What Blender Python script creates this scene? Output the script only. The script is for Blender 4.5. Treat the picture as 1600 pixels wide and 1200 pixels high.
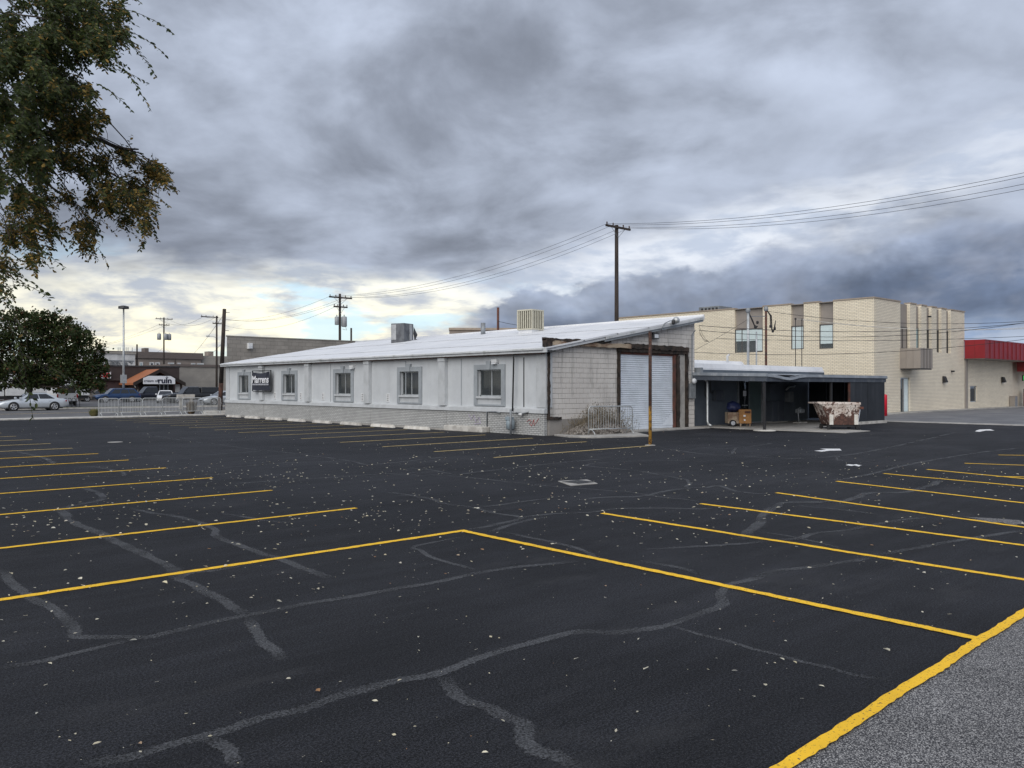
import bpy, math, random
from mathutils import Vector, Matrix, noise
random.seed(7)
R = math.radians
scene = bpy.context.scene
for o in list(bpy.data.objects): bpy.data.objects.remove(o)
COL = scene.collection

# ------------------------------------------------------------------ camera
H = 1.9                                   # eye height of the photographer
PSI = math.atan(1160/1290.)               # heading: world X / Y run along the buildings
SN, CS = math.sin(PSI), math.cos(PSI)
cam = bpy.data.cameras.new('camera'); cam.sensor_width = 36; cam.lens = 36*1290/1600.
cam.clip_start = .05; cam.clip_end = 3000
camo = bpy.data.objects.new('camera', cam); COL.objects.link(camo)
camo.location = (0, 0, H); camo.rotation_euler = (R(90)+math.atan(4/1290.), 0, -(math.pi/2-math.atan2(CS, SN)))
scene.camera = camo
scene.render.resolution_x = 1024; scene.render.resolution_y = 768
# ------------------------------------------------------------------ exposure
vs = scene.view_settings
vs.view_transform = 'Standard'; vs.look = 'None'; vs.exposure = 0.65; vs.gamma = 1; vs.use_curve_mapping = False

# ------------------------------------------------------------------ sky and sun
SUN_EL = R(38); SUN_DIR = Vector((-.80, -.42, 0)).normalized()      # horizontal direction towards the sun
w = bpy.data.worlds.new('World'); scene.world = w; w.use_nodes = True
NT = w.node_tree; NT.nodes.clear()
class NG:
    """tiny node-graph helper"""
    def __init__(s, nt): s.nt = nt
    def n(s, t, **k):
        x = s.nt.nodes.new(t)
        for a, b in k.items(): setattr(x, a, b)
        return x
    def put(s, sock, v):
        if hasattr(v, 'is_output') or isinstance(v, bpy.types.NodeSocket): s.nt.links.new(v, sock)
        else: sock.default_value = v
    def m(s, op, a, b=0.0, c=0.0, clamp=False):
        x = s.n('ShaderNodeMath', operation=op, use_clamp=clamp)
        s.put(x.inputs[0], a); s.put(x.inputs[1], b); s.put(x.inputs[2], c)
        return x.outputs[0]
    def vm(s, op, a, b=(0, 0, 0), sc=None):
        x = s.n('ShaderNodeVectorMath', operation=op)
        s.put(x.inputs[0], a); s.put(x.inputs[1], b)
        if sc is not None: s.put(x.inputs[3], sc)
        return x.outputs[1] if op in ('DOT_PRODUCT', 'LENGTH') else x.outputs[0]
    def mix(s, f, a, b, bt='MIX'):
        x = s.n('ShaderNodeMix', data_type='RGBA', blend_type=bt)
        s.put(x.inputs[0], f); s.put(x.inputs[6], a if not isinstance(a, tuple) else (*a, 1)[:4]); s.put(x.inputs[7], b if not isinstance(b, tuple) else (*b, 1)[:4])
        return x.outputs[2]
    def sm(s, v, lo, hi, a=0.0, b=1.0):
        x = s.n('ShaderNodeMapRange', interpolation_type='SMOOTHSTEP')
        s.put(x.inputs[0], v); s.put(x.inputs[1], lo); s.put(x.inputs[2], hi); s.put(x.inputs[3], a); s.put(x.inputs[4], b)
        return x.outputs[0]
    def noise(s, v, sc, det=4, ro=.5, dist=0, col=False):
        x = s.n('ShaderNodeTexNoise'); s.put(x.inputs['Vector'], v); x.inputs['Scale'].default_value = sc
        x.inputs['Detail'].default_value = det; x.inputs['Roughness'].default_value = ro; x.inputs['Distortion'].default_value = dist
        return x.outputs['Color'] if col else x.outputs['Fac']
    def comb(s, x, y, z=0.0):
        c = s.n('ShaderNodeCombineXYZ'); s.put(c.inputs[0], x); s.put(c.inputs[1], y); s.put(c.inputs[2], z); return c.outputs[0]
g = NG(NT)
tc = g.n('ShaderNodeTexCoord'); D = tc.outputs['Generated']
sp = g.n('ShaderNodeSeparateXYZ'); NT.links.new(D, sp.inputs[0]); dz = sp.outputs[2]
right = g.vm('DOT_PRODUCT', D, (CS, -SN, 0)); fwd = g.vm('DOT_PRODUCT', D, (SN, CS, 0))
az = g.m('ARCTAN2', right, fwd)                                    # bearing, 0 = north of this place's grid
el = g.m('ARCSINE', dz)
sky = g.n('ShaderNodeTexSky', sky_type='NISHITA'); sky.sun_disc = False; sky.sun_elevation = SUN_EL
sky.sun_rotation = math.atan2(SUN_DIR.x, SUN_DIR.y); sky.air_density = 1.0; sky.dust_density = 1.5
# cloud deck seen in perspective: directions projected on a high plane
inv = g.m('DIVIDE', 1.0, g.m('ADD', g.m('MAXIMUM', dz, 0.0), 0.34))
P = g.comb(g.m('MULTIPLY', right, inv), g.m('MULTIPLY', g.m('MULTIPLY', fwd, inv), 1.0), 0.0)
warp = g.vm('SCALE', g.vm('SUBTRACT', g.noise(P, 1.3, 2, .5, 0, True), (.5, .5, .5)), (0, 0, 0), .35)
Pw = g.vm('ADD', P, warp)
big = g.noise(Pw, 1.25, 2, .5)
mid = g.noise(Pw, 3.6, 6, .53)
fine = g.noise(Pw, 13.0, 4, .55)
midS = g.noise(g.vm('ADD', Pw, (.04, -.07, 0)), 3.6, 4, .52)       # sampled towards the light: relief of the cloud bellies
relief = g.m('SUBTRACT', midS, mid)
dens = g.m('ADD', g.m('ADD', g.m('MULTIPLY', big, .80), g.m('MULTIPLY', mid, .62)), g.m('MULTIPLY', fine, .16))   # mean about .79
clear = g.m('MULTIPLY', g.sm(az, -.08, .22), g.sm(el, .20, .42, 1.0, .25))                                        # thinner cloud towards the right
dens = g.m('SUBTRACT', dens, g.m('MULTIPLY', clear, .15))
K = 10.0                                                            # Background strength is .1
def kc(r, gg, b): return (r*K, gg*K, b*K)
deck = g.mix(g.sm(dens, .56, .97), kc(.318, .358, .440), kc(.162, .182, .226))
deck = g.vm('SCALE', deck, (0, 0, 0), g.m('ADD', 1.0, g.m('MULTIPLY', relief, .8)))
hi = g.sm(el, .16, .46)
deck = g.vm('SCALE', deck, (0, 0, 0), g.m('ADD', .92, g.m('MULTIPLY', hi, .16)))
# bright clear band low under the deck, widest where the sun stands behind the clouds
Q = g.comb(g.m('MULTIPLY', az, 1.0), g.m('MULTIPLY', el, 3.2), 3.0)
nb = g.noise(Q, 4.2, 5, .58, .35)
nb2 = g.noise(Q, 11.0, 5, .58, .2)
edge = g.m('ADD', g.m('MULTIPLY', g.m('SUBTRACT', nb, .5), .16), g.m('MULTIPLY', g.m('SUBTRACT', nb2, .5), .06))
e2 = g.m('ADD', el, edge)
azl = g.sm(az, -.95, -.30); azr = g.sm(az, .02, .30, 1.0, 0.0)
band = g.m('MULTIPLY', g.sm(e2, .085, .150, 1.0, 0.0), g.m('MULTIPLY', g.m('ADD', .35, g.m('MULTIPLY', azl, .65)), azr))
# bright cloud rising to the right of the tall pole
ramp_el = g.m('ADD', .125, g.m('MULTIPLY', g.m('SUBTRACT', az, .02), .20))
band2 = g.m('MULTIPLY', g.sm(g.m('ABSOLUTE', g.m('SUBTRACT', e2, ramp_el)), .0, .062, 1.0, 0.0), g.sm(az, -.16, .10))
band2 = g.m('MULTIPLY', band2, g.sm(az, .30, .75, 1.0, .25))
bcol = g.mix(g.sm(nb2, .34, .62), kc(.36, .38, .42), kc(.86, .80, .58))
bcol = g.mix(g.sm(el, .05, .16), bcol, g.mix(g.sm(nb2, .36, .62), kc(.33, .37, .43), kc(.68, .69, .66)))
gap = g.m('MULTIPLY', g.sm(g.noise(g.vm('ADD', Q, (5.1, 0, 0)), 5.0, 5, .55), .52, .60), g.sm(el, .0, .05))
skyc = g.mix(.45, sky.outputs[0], kc(.50, .68, .80))
bcol = g.mix(g.m('MULTIPLY', gap, .9), bcol, skyc)
col = g.mix(band, deck, bcol)
col = g.mix(g.m('MULTIPLY', band2, .85), col, g.mix(g.sm(nb2, .36, .60), kc(.38, .43, .52), kc(.58, .61, .66)))
# dark rain bank low on the right
Q2 = g.comb(az, g.m('MULTIPLY', el, 1.7), 8.0)
puff = g.m('ADD', g.m('MULTIPLY', g.m('SUBTRACT', g.noise(Q2, 11.0, 5, .55), .5), .085), g.m('MULTIPLY', g.m('SUBTRACT', nb, .5), .05))
bedge = g.m('ADD', g.m('ADD', .112, g.m('MULTIPLY', az, .150)), puff)
bank = g.m('MULTIPLY', g.sm(el, g.m('SUBTRACT', bedge, g.sm(az, .1, .6, .010, .026)), bedge, 1.0, 0.0), g.sm(g.m('ADD', az, g.m('MULTIPLY', g.m('SUBTRACT', nb, .5), .22)), -.10, .0))
bank = g.m('MULTIPLY', bank, g.sm(az, 1.3, 1.9, 1.0, .0))
below = g.m('SUBTRACT', bedge, el)
nk = g.noise(g.vm('ADD', Q2, (0, 3, 0)), 8.0, 5, .58, .2)
nk2 = g.noise(g.vm('ADD', Q2, (.015, 3.03, 0)), 8.0, 4, .58, .2)
bankc = g.mix(g.sm(below, .0, .075), kc(.215, .250, .325), kc(.082, .108, .165))
bankc = g.mix(g.m('MULTIPLY', g.sm(nk, .44, .66), .65), bankc, kc(.27, .305, .39))
bankc = g.vm('SCALE', bankc, (0, 0, 0), g.m('ADD', 1.0, g.m('MULTIPLY', g.m('SUBTRACT', nk2, nk), 2.2)))
low = g.sm(g.m('ADD', el, g.m('MULTIPLY', g.m('SUBTRACT', nb, .5), .05)), .045, .085, 1.0, 0.0)
bankc = g.mix(g.m('MULTIPLY', low, g.sm(az, .30, .50)), bankc, g.mix(g.sm(nb2, .4, .6), kc(.20, .27, .40), kc(.32, .37, .46)))
col = g.mix(g.m('MULTIPLY', bank, .93), col, bankc)
# below the horizon: plain ground haze tone
col = g.mix(g.sm(dz, -.03, 0.0), kc(.12, .12, .12), col)
bg = g.n('ShaderNodeBackground'); NT.links.new(col, bg.inputs[0]); bg.inputs[1].default_value = .1
out = g.n('ShaderNodeOutputWorld'); NT.links.new(bg.outputs[0], out.inputs[0])

try: w.cycles.sampling_method = 'NONE'
except Exception: pass
scene.cycles.max_bounces = 5; scene.cycles.diffuse_bounces = 3; scene.cycles.glossy_bounces = 2; scene.cycles.transmission_bounces = 2; scene.cycles.transparent_max_bounces = 6
scene.cycles.use_denoising = True
sl = bpy.data.lights.new('sun', 'SUN'); sl.energy = 1.5; sl.angle = R(70); sl.color = (1, .955, .88)
so = bpy.data.objects.new('sun', sl); COL.objects.link(so); so.location = (0, 0, 40)
sv = Vector((SUN_DIR.x*math.cos(SUN_EL), SUN_DIR.y*math.cos(SUN_EL), math.sin(SUN_EL)))
so.rotation_euler = sv.to_track_quat('Z', 'Y').to_euler()

# ------------------------------------------------------------------ surveying helpers (photo bearings -> places on the ground)
def ray(u, v):
    x = (u-800)/1290.; z = -(v-604)/1290.
    return Vector((CS*x+SN, -SN*x+CS, z))
def G(u, v, z=0):
    d = ray(u, v); t = (z-H)/d.z; return Vector((d.x*t, d.y*t, z))
def onX(u, v, X):
    d = ray(u, v); t = X/d.x; return Vector((X, d.y*t, H+d.z*t))
def onY(u, v, Y):
    d = ray(u, v); t = Y/d.y; return Vector((d.x*t, Y, H+d.z*t))
def PD(u, v, t):
    d = ray(u, v); return Vector((d.x*t, d.y*t, H+d.z*t))

# ------------------------------------------------------------------ materials
MATS = {}
def newmat(name):
    m = bpy.data.materials.new(name); m.use_nodes = True
    nt = m.node_tree; b = nt.nodes['Principled BSDF']
    MATS[name] = m
    return m, NG(nt), b
def mat(name, c, rough=.6, c2=None, sc=3.0, det=5, lo=.4, hi=.62, bump=0, bsc=None, metal=0, spec=.5, stretch=None, fine=0):
    """colour c mottled towards c2; bump = height in metres-ish"""
    m, g, b = newmat(name)
    t = g.n('ShaderNodeNewGeometry').outputs['Position']
    if stretch: t = g.vm('MULTIPLY', t, stretch)
    if c2 is not None:
        f = g.sm(g.noise(t, sc, det, .6), lo, hi)
        cc = g.mix(f, c, c2)
    else: cc = g.mix(0.0, c, c)
    if fine: cc = g.vm('SCALE', cc, (0, 0, 0), g.m('ADD', 1-fine*.5, g.m('MULTIPLY', g.noise(t, sc*9, 4, .65), fine)))
    g.put(b.inputs['Base Color'], cc)
    b.inputs['Roughness'].default_value = rough; b.inputs['Metallic'].default_value = metal
    b.inputs['Specular IOR Level'].default_value = spec
    if bump:
        bn = g.n('ShaderNodeBump'); bn.inputs['Strength'].default_value = .6; bn.inputs['Distance'].default_value = bump
        g.put(bn.inputs['Height'], g.noise(t, bsc or sc*6, 4, .6)); g.put(b.inputs['Normal'], bn.outputs[0])
    return m
def brickmat(name, c1, c2, mortar, bw, bh, mw, axes, rough=.85, vary=.5, bias=0.0):
    """axes: which object axes run along / up the wall"""
    m, g, b = newmat(name)
    t = g.n('ShaderNodeNewGeometry').outputs['Position']
    s = g.n('ShaderNodeSeparateXYZ'); g.put(s.inputs[0], t)
    v = g.comb(g.m('ADD', s.outputs[0], s.outputs[1]), s.outputs[2], 0.0)
    br = g.n('ShaderNodeTexBrick'); g.put(br.inputs['Vector'], v)
    br.inputs['Color1'].default_value = (*c1, 1); br.inputs['Color2'].default_value = (*c2, 1); br.inputs['Mortar'].default_value = (*mortar, 1)
    br.inputs['Scale'].default_value = 1; br.inputs['Brick Width'].default_value = bw; br.inputs['Row Height'].default_value = bh
    br.inputs['Mortar Size'].default_value = mw; br.inputs['Mortar Smooth'].default_value = .15; br.inputs['Bias'].default_value = bias
    cc = g.vm('SCALE', br.outputs['Color'], (0, 0, 0), g.m('ADD', 1-vary*.5, g.m('MULTIPLY', g.noise(t, .7, 6, .65), vary)))
    g.put(b.inputs['Base Color'], cc); b.inputs['Roughness'].default_value = rough; b.inputs['Specular IOR Level'].default_value = .25
    bn = g.n('ShaderNodeBump'); bn.inputs['Strength'].default_value = .8; bn.inputs['Distance'].default_value = .008; bn.invert = True
    g.put(bn.inputs['Height'], g.m('SUBTRACT', br.outputs['Fac'], g.m('MULTIPLY', g.noise(t, 40, 3, .6), .3))); g.put(b.inputs['Normal'], bn.outputs[0])
    return m
def asphalt_mat():
    m, g, b = newmat('sealed_asphalt')
    t = g.n('ShaderNodeNewGeometry').outputs['Position']
    pat = g.sm(g.noise(t, .16, 6, .6, .4), .42, .60)
    c = g.mix(pat, (.0155, .0163, .0200), (.0240, .0251, .0303))
    brush = g.sm(g.noise(g.vm('MULTIPLY', t, (.5, 3.2, 1)), .9, 5, .65), .35, .65)                      # squeegee streaks of the sealer
    c = g.vm('SCALE', c, (0, 0, 0), g.m('ADD', .80, g.m('MULTIPLY', brush, .4)))
    sp = g.sm(g.noise(t, 60, 3, .7), .40, .62); c = g.vm('SCALE', c, (0, 0, 0), g.m('ADD', .35, g.m('MULTIPLY', sp, 1.30)))
    scuff = g.sm(g.noise(g.vm('MULTIPLY', t, (.8, 2.0, 1)), .55, 7, .68), .54, .68)
    c = g.mix(g.m('MULTIPLY', scuff, .28), c, (.060, .060, .064))
    gr = g.sm(g.noise(t, 120, 2, .6), .60, .66); c = g.mix(g.m('MULTIPLY', gr, .5), c, (.12, .12, .12))
    g.put(b.inputs['Base Color'], c); g.put(b.inputs['Roughness'], g.m('ADD', .60, g.m('MULTIPLY', g.noise(t, .5, 4, .6), .22)))
    b.inputs['Specular IOR Level'].default_value = .16
    bn = g.n('ShaderNodeBump'); bn.inputs['Strength'].default_value = .9; bn.inputs['Distance'].default_value = .010
    g.put(bn.inputs['Height'], g.m('ADD', g.noise(t, 70, 4, .7), g.m('MULTIPLY', g.noise(t, 9, 3, .6), 1.2))); g.put(b.inputs['Normal'], bn.outputs[0])
    return m
def old_asphalt_mat():
    m, g, b = newmat('weathered_asphalt')
    t = g.n('ShaderNodeNewGeometry').outputs['Position']
    vo = g.n('ShaderNodeTexVoronoi'); g.put(vo.inputs['Vector'], g.vm('ADD', t, g.vm('SCALE', g.noise(t, 60, 2, .5, 0, True), (0, 0, 0), .012))); vo.inputs['Scale'].default_value = 120
    sp = g.n('ShaderNodeSeparateXYZ'); g.put(sp.inputs[0], vo.outputs['Color'])
    c = g.mix(g.sm(sp.outputs[0], .1, .95), (.15, .15, .155), (.50, .49, .48))
    c = g.mix(g.sm(vo.outputs['Distance'], .38, .62), c, (.05, .05, .055))
    c = g.vm('SCALE', c, (0, 0, 0), g.m('ADD', .68, g.m('MULTIPLY', g.noise(t, 1.6, 6, .65), .7)))
    g.put(b.inputs['Base Color'], c); b.inputs['Roughness'].default_value = .9; b.inputs['Specular IOR Level'].default_value = .25
    bn = g.n('ShaderNodeBump'); bn.inputs['Strength'].default_value = .9; bn.inputs['Distance'].default_value = .006; bn.invert = True
    g.put(bn.inputs['Height'], g.m('ADD', vo.outputs['Distance'], g.noise(t, 30, 3, .6))); g.put(b.inputs['Normal'], bn.outputs[0])
    return m
def paint_mat(name, c, worn=.5):
    m, g, b = newmat(name)
    t = g.n('ShaderNodeNewGeometry').outputs['Position']
    f = g.sm(g.noise(t, 48, 4, .75), .545+.08*(1-worn), .60+.08*(1-worn))
    cc = g.vm('SCALE', g.mix(0.0, c, c), (0, 0, 0), g.m('ADD', .78, g.m('MULTIPLY', g.noise(t, 3, 5, .6), .44)))
    cc = g.mix(f, cc, (.05, .05, .05))
    g.put(b.inputs['Base Color'], cc); b.inputs['Roughness'].default_value = .75; b.inputs['Specular IOR Level'].default_value = .3
    bn = g.n('ShaderNodeBump'); bn.inputs['Strength'].default_value = .8; bn.inputs['Distance'].default_value = .005
    g.put(bn.inputs['Height'], g.noise(t, 70, 4, .7)); g.put(b.inputs['Normal'], bn.outputs[0])
    return m
def crack_mat():
    """thin sealer film, feathered at its edges"""
    m, g, b = newmat('crack_sealer')
    t = g.n('ShaderNodeNewGeometry').outputs['Position']
    a = g.n('ShaderNodeVertexColor'); a.layer_name = 'film'
    sp = g.n('ShaderNodeSeparateXYZ'); g.put(sp.inputs[0], a.outputs['Color'])
    n1 = g.noise(t, 26, 5, .7); n2 = g.noise(t, 1.3, 5, .6)
    alpha = g.sm(g.m('ADD', g.m('MULTIPLY', sp.outputs[0], 1.0), g.m('MULTIPLY', g.m('SUBTRACT', n1, .5), 3.4)), .08, .70)
    alpha = g.m('MULTIPLY', alpha, g.sm(n2, .36, .60, .55, .98))
    alpha = g.m('MULTIPLY', alpha, sp.outputs[1])
    c = g.vm('SCALE', g.mix(0.0, (.064, .066, .071), (0, 0, 0)), (0, 0, 0), g.m('ADD', .30, g.m('MULTIPLY', g.sm(g.noise(t, 60, 3, .7), .38, .64), 1.4)))
    g.put(b.inputs['Base Color'], c); b.inputs['Roughness'].default_value = .7; b.inputs['Specular IOR Level'].default_value = .3
    g.put(b.inputs['Alpha'], alpha)
    return m
def glass_mat(name, tint=(.02, .025, .03), rough=.03, trans=.0):
    m, g, b = newmat(name)
    b.inputs['Base Color'].default_value = (*tint, 1); b.inputs['Roughness'].default_value = rough; b.inputs['Specular IOR Level'].default_value = .9
    t = g.n('ShaderNodeNewGeometry').outputs['Position']
    bn = g.n('ShaderNodeBump'); bn.inputs['Strength'].default_value = .08; bn.inputs['Distance'].default_value = .02
    g.put(bn.inputs['Height'], g.noise(t, 1.4, 2, .5)); g.put(b.inputs['Normal'], bn.outputs[0])
    if trans: b.inputs['Alpha'].default_value = 1-trans
    return m
def stain_mat(name, c, c2, axes_streak=(1.2, 1.2, .25), dirt=(.12, .12, .11), amt=.35, rough=.8, sc=1.0, bump=.004):
    """painted masonry with vertical run-off streaks"""
    m, g, b = newmat(name)
    t = g.n('ShaderNodeNewGeometry').outputs['Position']
    cc = g.mix(g.sm(g.noise(t, .8*sc, 6, .65), .35, .68), c, c2)
    st = g.sm(g.noise(g.vm('MULTIPLY', t, axes_streak), 1.5*sc, 6, .68), .50, .68)
    cc = g.mix(g.m('MULTIPLY', st, amt), cc, dirt)
    cc = g.vm('SCALE', cc, (0, 0, 0), g.m('ADD', .92, g.m('MULTIPLY', g.noise(t, 22, 4, .65), .16)))
    g.put(b.inputs['Base Color'], cc); b.inputs['Roughness'].default_value = rough; b.inputs['Specular IOR Level'].default_value = .25
    bn = g.n('ShaderNodeBump'); bn.inputs['Strength'].default_value = .5; bn.inputs['Distance'].default_value = bump
    g.put(bn.inputs['Height'], g.noise(t, 30, 4, .65)); g.put(b.inputs['Normal'], bn.outputs[0])
    return m
def leaf_mat(name, c, c2, c3):
    m, g, b = newmat(name)
    a = g.n('ShaderNodeVertexColor'); a.layer_name = 'tone'
    sp = g.n('ShaderNodeSeparateXYZ'); g.put(sp.inputs[0], a.outputs['Color'])
    cc = g.mix(sp.outputs[0], c, c2); cc = g.mix(g.sm(sp.outputs[1], .55, .9), cc, c3)
    cc = g.vm('SCALE', cc, (0, 0, 0), g.m('ADD', .6, g.m('MULTIPLY', sp.outputs[2], .8)))
    g.put(b.inputs['Base Color'], cc); b.inputs['Roughness'].default_value = .55; b.inputs['Specular IOR Level'].default_value = .3
    tr = g.n('ShaderNodeBsdfTranslucent'); g.put(tr.inputs[0], cc)
    mx = g.n('ShaderNodeMixShader'); mx.inputs[0].default_value = .38
    o = g.nt.nodes['Material Output']
    g.nt.links.new(b.outputs[0], mx.inputs[1]); g.nt.links.new(tr.outputs[0], mx.inputs[2]); g.nt.links.new(mx.outputs[0], o.inputs[0])
    return m

asphalt_mat(); old_asphalt_mat(); crack_mat()
paint_mat('yellow_paint', (.96, .57, .03), .5); paint_mat('yellow_paint_dusty', (.72, .54, .22), .6); paint_mat('white_paint', (.78, .78, .78), .25)
mat('road_asphalt', (.10, .10, .105), .85, (.14, .14, .145), .6, bump=.004, bsc=40, fine=.3)
mat('drive_asphalt', (.125, .128, .14), .85, (.17, .172, .18), .5, bump=.004, bsc=40, fine=.3)
mat('ground_grey', (.16, .155, .15), .9, (.11, .11, .11), .3, fine=.3)
mat('concrete', (.40, .385, .36), .9, (.29, .28, .265), 1.6, bump=.004, bsc=30, fine=.35)
mat('concrete_pale', (.60, .58, .54), .9, (.42, .40, .37), 2.2, bump=.004, bsc=30, fine=.3)
mat('concrete_white', (.74, .72, .67), .85, (.58, .55, .50), 3.0, bump=.003, bsc=30, fine=.2)
mat('grass', (.10, .11, .03), .9, (.22, .19, .08), 2.0, fine=.5)
stain_mat('grey_render', (.60, .625, .648), (.535, .558, .582), amt=.15, dirt=(.30, .31, .30))
mat('trim_blue_grey', (.345, .375, .40), .75, (.30, .325, .35), 2.0, bump=.002, fine=.1)
mat('trim_light', (.53, .55, .57), .75, (.46, .48, .495), 2.0, bump=.002, fine=.1)
brickmat('grey_brick', (.50, .505, .50), (.41, .415, .41), (.20, .20, .20), .21, .075, .012, (1, 2), vary=.5)
brickmat('grey_brick_end', (.40, .405, .40), (.33, .335, .335), (.17, .17, .17), .21, .075, .012, (0, 2), vary=.45)
stain_mat('roof_white', (.80, .81, .83), (.70, .715, .75), (1, .2, 1), (.42, .43, .44), .22, rough=.5)
stain_mat('roof_edge', (.66, .68, .70), (.56, .58, .60), (1, .8, 1), (.22, .23, .20), .5, rough=.6)
stain_mat('block_face', (.67, .64, .605), (.60, .57, .54), (1.6, 1.6, .22), (.26, .255, .235), .60, sc=1.0)
mat('mortar', (.34, .325, .305), .95, (.27, .26, .245), 4, fine=.3)
stain_mat('foundation', (.33, .31, .29), (.25, .235, .22), (1, 1, .5), (.12, .11, .10), .5)
mat('door_white', (.72, .77, .84), .45, (.64, .69, .75), 1.4, fine=.08)
mat('rust_brown', (.13, .05, .035), .85, (.055, .035, .03), 3.0, fine=.4, bump=.004)
mat('rotten_wood', (.055, .040, .032), .95, (.020, .017, .015), 4.0, bump=.02, bsc=9, fine=.5)
mat('bleached_wood', (.42, .34, .25), .9, (.20, .13, .09), 3.0, bump=.01, bsc=14, fine=.4, stretch=(.4, 1, 1))
mat('barrier_pale', (.54, .56, .57), .5, (.44, .46, .47), 5.0)
mat('galvanised', (.52, .54, .55), .42, (.42, .44, .45), 5.0, metal=.55)
mat('steel_grey', (.26, .28, .30), .55, (.20, .215, .23), 4.0, metal=.2)
mat('dark_metal', (.045, .047, .05), .5, (.03, .03, .032), 4.0)
mat('black_iron', (.02, .02, .022), .6)
mat('white_metal', (.74, .75, .76), .4, (.66, .67, .68), 4.0)
mat('cream_metal', (.60, .57, .46), .55, (.53, .50, .40), 4.0)
mat('cream_dark', (.20, .19, .15), .7)
mat('aged_cooler', (.13, .138, .15), .7, (.08, .085, .095), 2.5, fine=.3)
mat('aged_cooler_pale', (.40, .41, .42), .7, (.30, .31, .32), 2.5, fine=.3)
mat('pole_wood', (.055, .042, .036), .95, (.030, .024, .022), 6.0, stretch=(1, 1, .08), bump=.01, bsc=20, fine=.4)
mat('pole_wood_red', (.10, .048, .035), .95, (.045, .026, .022), 6.0, stretch=(1, 1, .08), bump=.01, bsc=20, fine=.4)
mat('transformer_grey', (.36, .38, .40), .5, (.30, .32, .34), 3.0)
mat('insulator', (.09, .06, .05), .3)
mat('cable', (.022, .022, .024), .7); mat('cable_grey', (.06, .06, .065), .7)
brickmat('cream_brick_side', (.90, .815, .645), (.82, .735, .57), (.42, .375, .315), .30, .10, .011, (1, 2), vary=.25)
brickmat('cream_brick_front', (.88, .80, .65), (.80, .72, .58), (.42, .375, .32), .30, .10, .011, (0, 2), vary=.25)
mat('taupe_panel', (.31, .275, .245), .7, (.28, .25, .225), 1.5, fine=.05)
mat('coping', (.38, .31, .25), .6, (.31, .26, .21), 2.0)
mat('window_frame_dark', (.10, .09, .085), .5)
glass_mat('dark_glass'); glass_mat('sky_glass', (.30, .42, .44), .08); glass_mat('clear_glass', (.45, .52, .53), .04, .90); glass_mat('shop_glass', (.05, .06, .065), .04, .42); glass_mat('car_glass', (.015, .018, .022), .05)
mat('sky_tint_sheet', (.78, .88, .88), .7, (.72, .83, .84), 1.0, stretch=(.1, .1, 8))  # pale cyan stands in for sky reflected in the store's side windows
mat('curtain', (.50, .46, .42), .9, (.30, .27, .25), 2.0, stretch=(5, 5, .4))
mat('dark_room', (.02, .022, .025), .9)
mat('red_metal', (.27, .012, .020), .45, (.23, .010, .017), 1.0); mat('red_dark', (.20, .012, .015), .5)
mat('red_post', (.62, .012, .035), .45)
mat('slate_wall', (.115, .138, .168), .8, (.095, .115, .142), 1.2, fine=.15)
stain_mat('slate_panel', (.022, .025, .030), (.034, .038, .045), (1.5, 1.5, .12), (.085, .092, .105), .35, rough=.55)
stain_mat('slate_fascia', (.085, .10, .125), (.065, .075, .095), (2, 2, .5), (.20, .21, .22), .4, rough=.6)
stain_mat('slate_flash', (.30, .33, .37), (.20, .225, .26), (1, 2, 1), (.46, .48, .50), .5, rough=.5)
mat('door_green', (.10, .145, .14), .5, (.085, .12, .12), 2.0)
mat('orange_box', (.40, .20, .07), .8, (.30, .15, .055), 3.0, fine=.2)
mat('blue_bag', (.012, .018, .07), .5, (.02, .03, .10), 5.0)
mat('tyre', (.018, .018, .019), .85); mat('rim', (.55, .56, .58), .35, metal=.6)
mat('light_red', (.35, .01, .01), .3); mat('light_clear', (.65, .67, .70), .2)
mat('orange_roof', (.36, .130, .055), .8, (.28, .10, .042), 1.5, fine=.3, stretch=(1, 6, 1))
mat('brown_clad', (.055, .042, .040), .8, (.045, .034, .033), 1.2); mat('maroon_clad', (.075, .043, .042), .8, (.06, .036, .036), 1.2)
mat('dark_timber', (.025, .018, .016), .85)
mat('sign_white', (.80, .81, .84), .5, (.72, .73, .77), 1.4); mat('sign_ink', (.006, .009, .03), .6); mat('sign_red', (.55, .012, .03), .6)
mat('banner_navy', (.025, .028, .045), .6, (.035, .038, .055), 2.0); mat('banner_white', (.85, .86, .9), .6); mat('banner_faded', (.40, .41, .46), .6)
stain_mat('far_taupe', (.30, .255, .225), (.25, .215, .19), (.1, .1, 3.5), (.42, .38, .34), .5)
stain_mat('far_grey', (.36, .335, .30), (.30, .28, .255), (.1, .1, 3), (.24, .23, .21), .5)
mat('far_white', (.66, .66, .66), .8, (.50, .50, .50), 1.0); mat('far_roof', (.15, .125, .115), .85)
brickmat('far_block', (.34, .315, .285), (.29, .27, .245), (.22, .205, .185), .6, .3, .014, (0, 2), vary=.9)
mat('bark', (.060, .048, .040), .95, (.030, .025, .022), 8.0, bump=.02, bsc=18, fine=.4)
leaf_mat('leaf_elm', (.030, .052, .018), (.080, .100, .028), (.33, .215, .055))
leaf_mat('leaf_maple', (.026, .048, .016), (.060, .078, .024), (.12, .055, .028))
leaf_mat('leaf_fallen', (.78, .70, .48), (.86, .83, .72), (.46, .26, .13))
mat('dead_weed', (.16, .13, .085), .95, (.09, .075, .055), 6.0, fine=.4)
mat('rubble', (.20, .175, .15), .95, (.12, .105, .09), 5.0, bump=.03, bsc=14, fine=.5)
mat('rubble_stone', (.30, .275, .25), .95, (.16, .14, .125), 9.0)
mat('shrub_dry', (.14, .10, .06), .95, (.08, .06, .04), 5.0, fine=.4)
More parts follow.
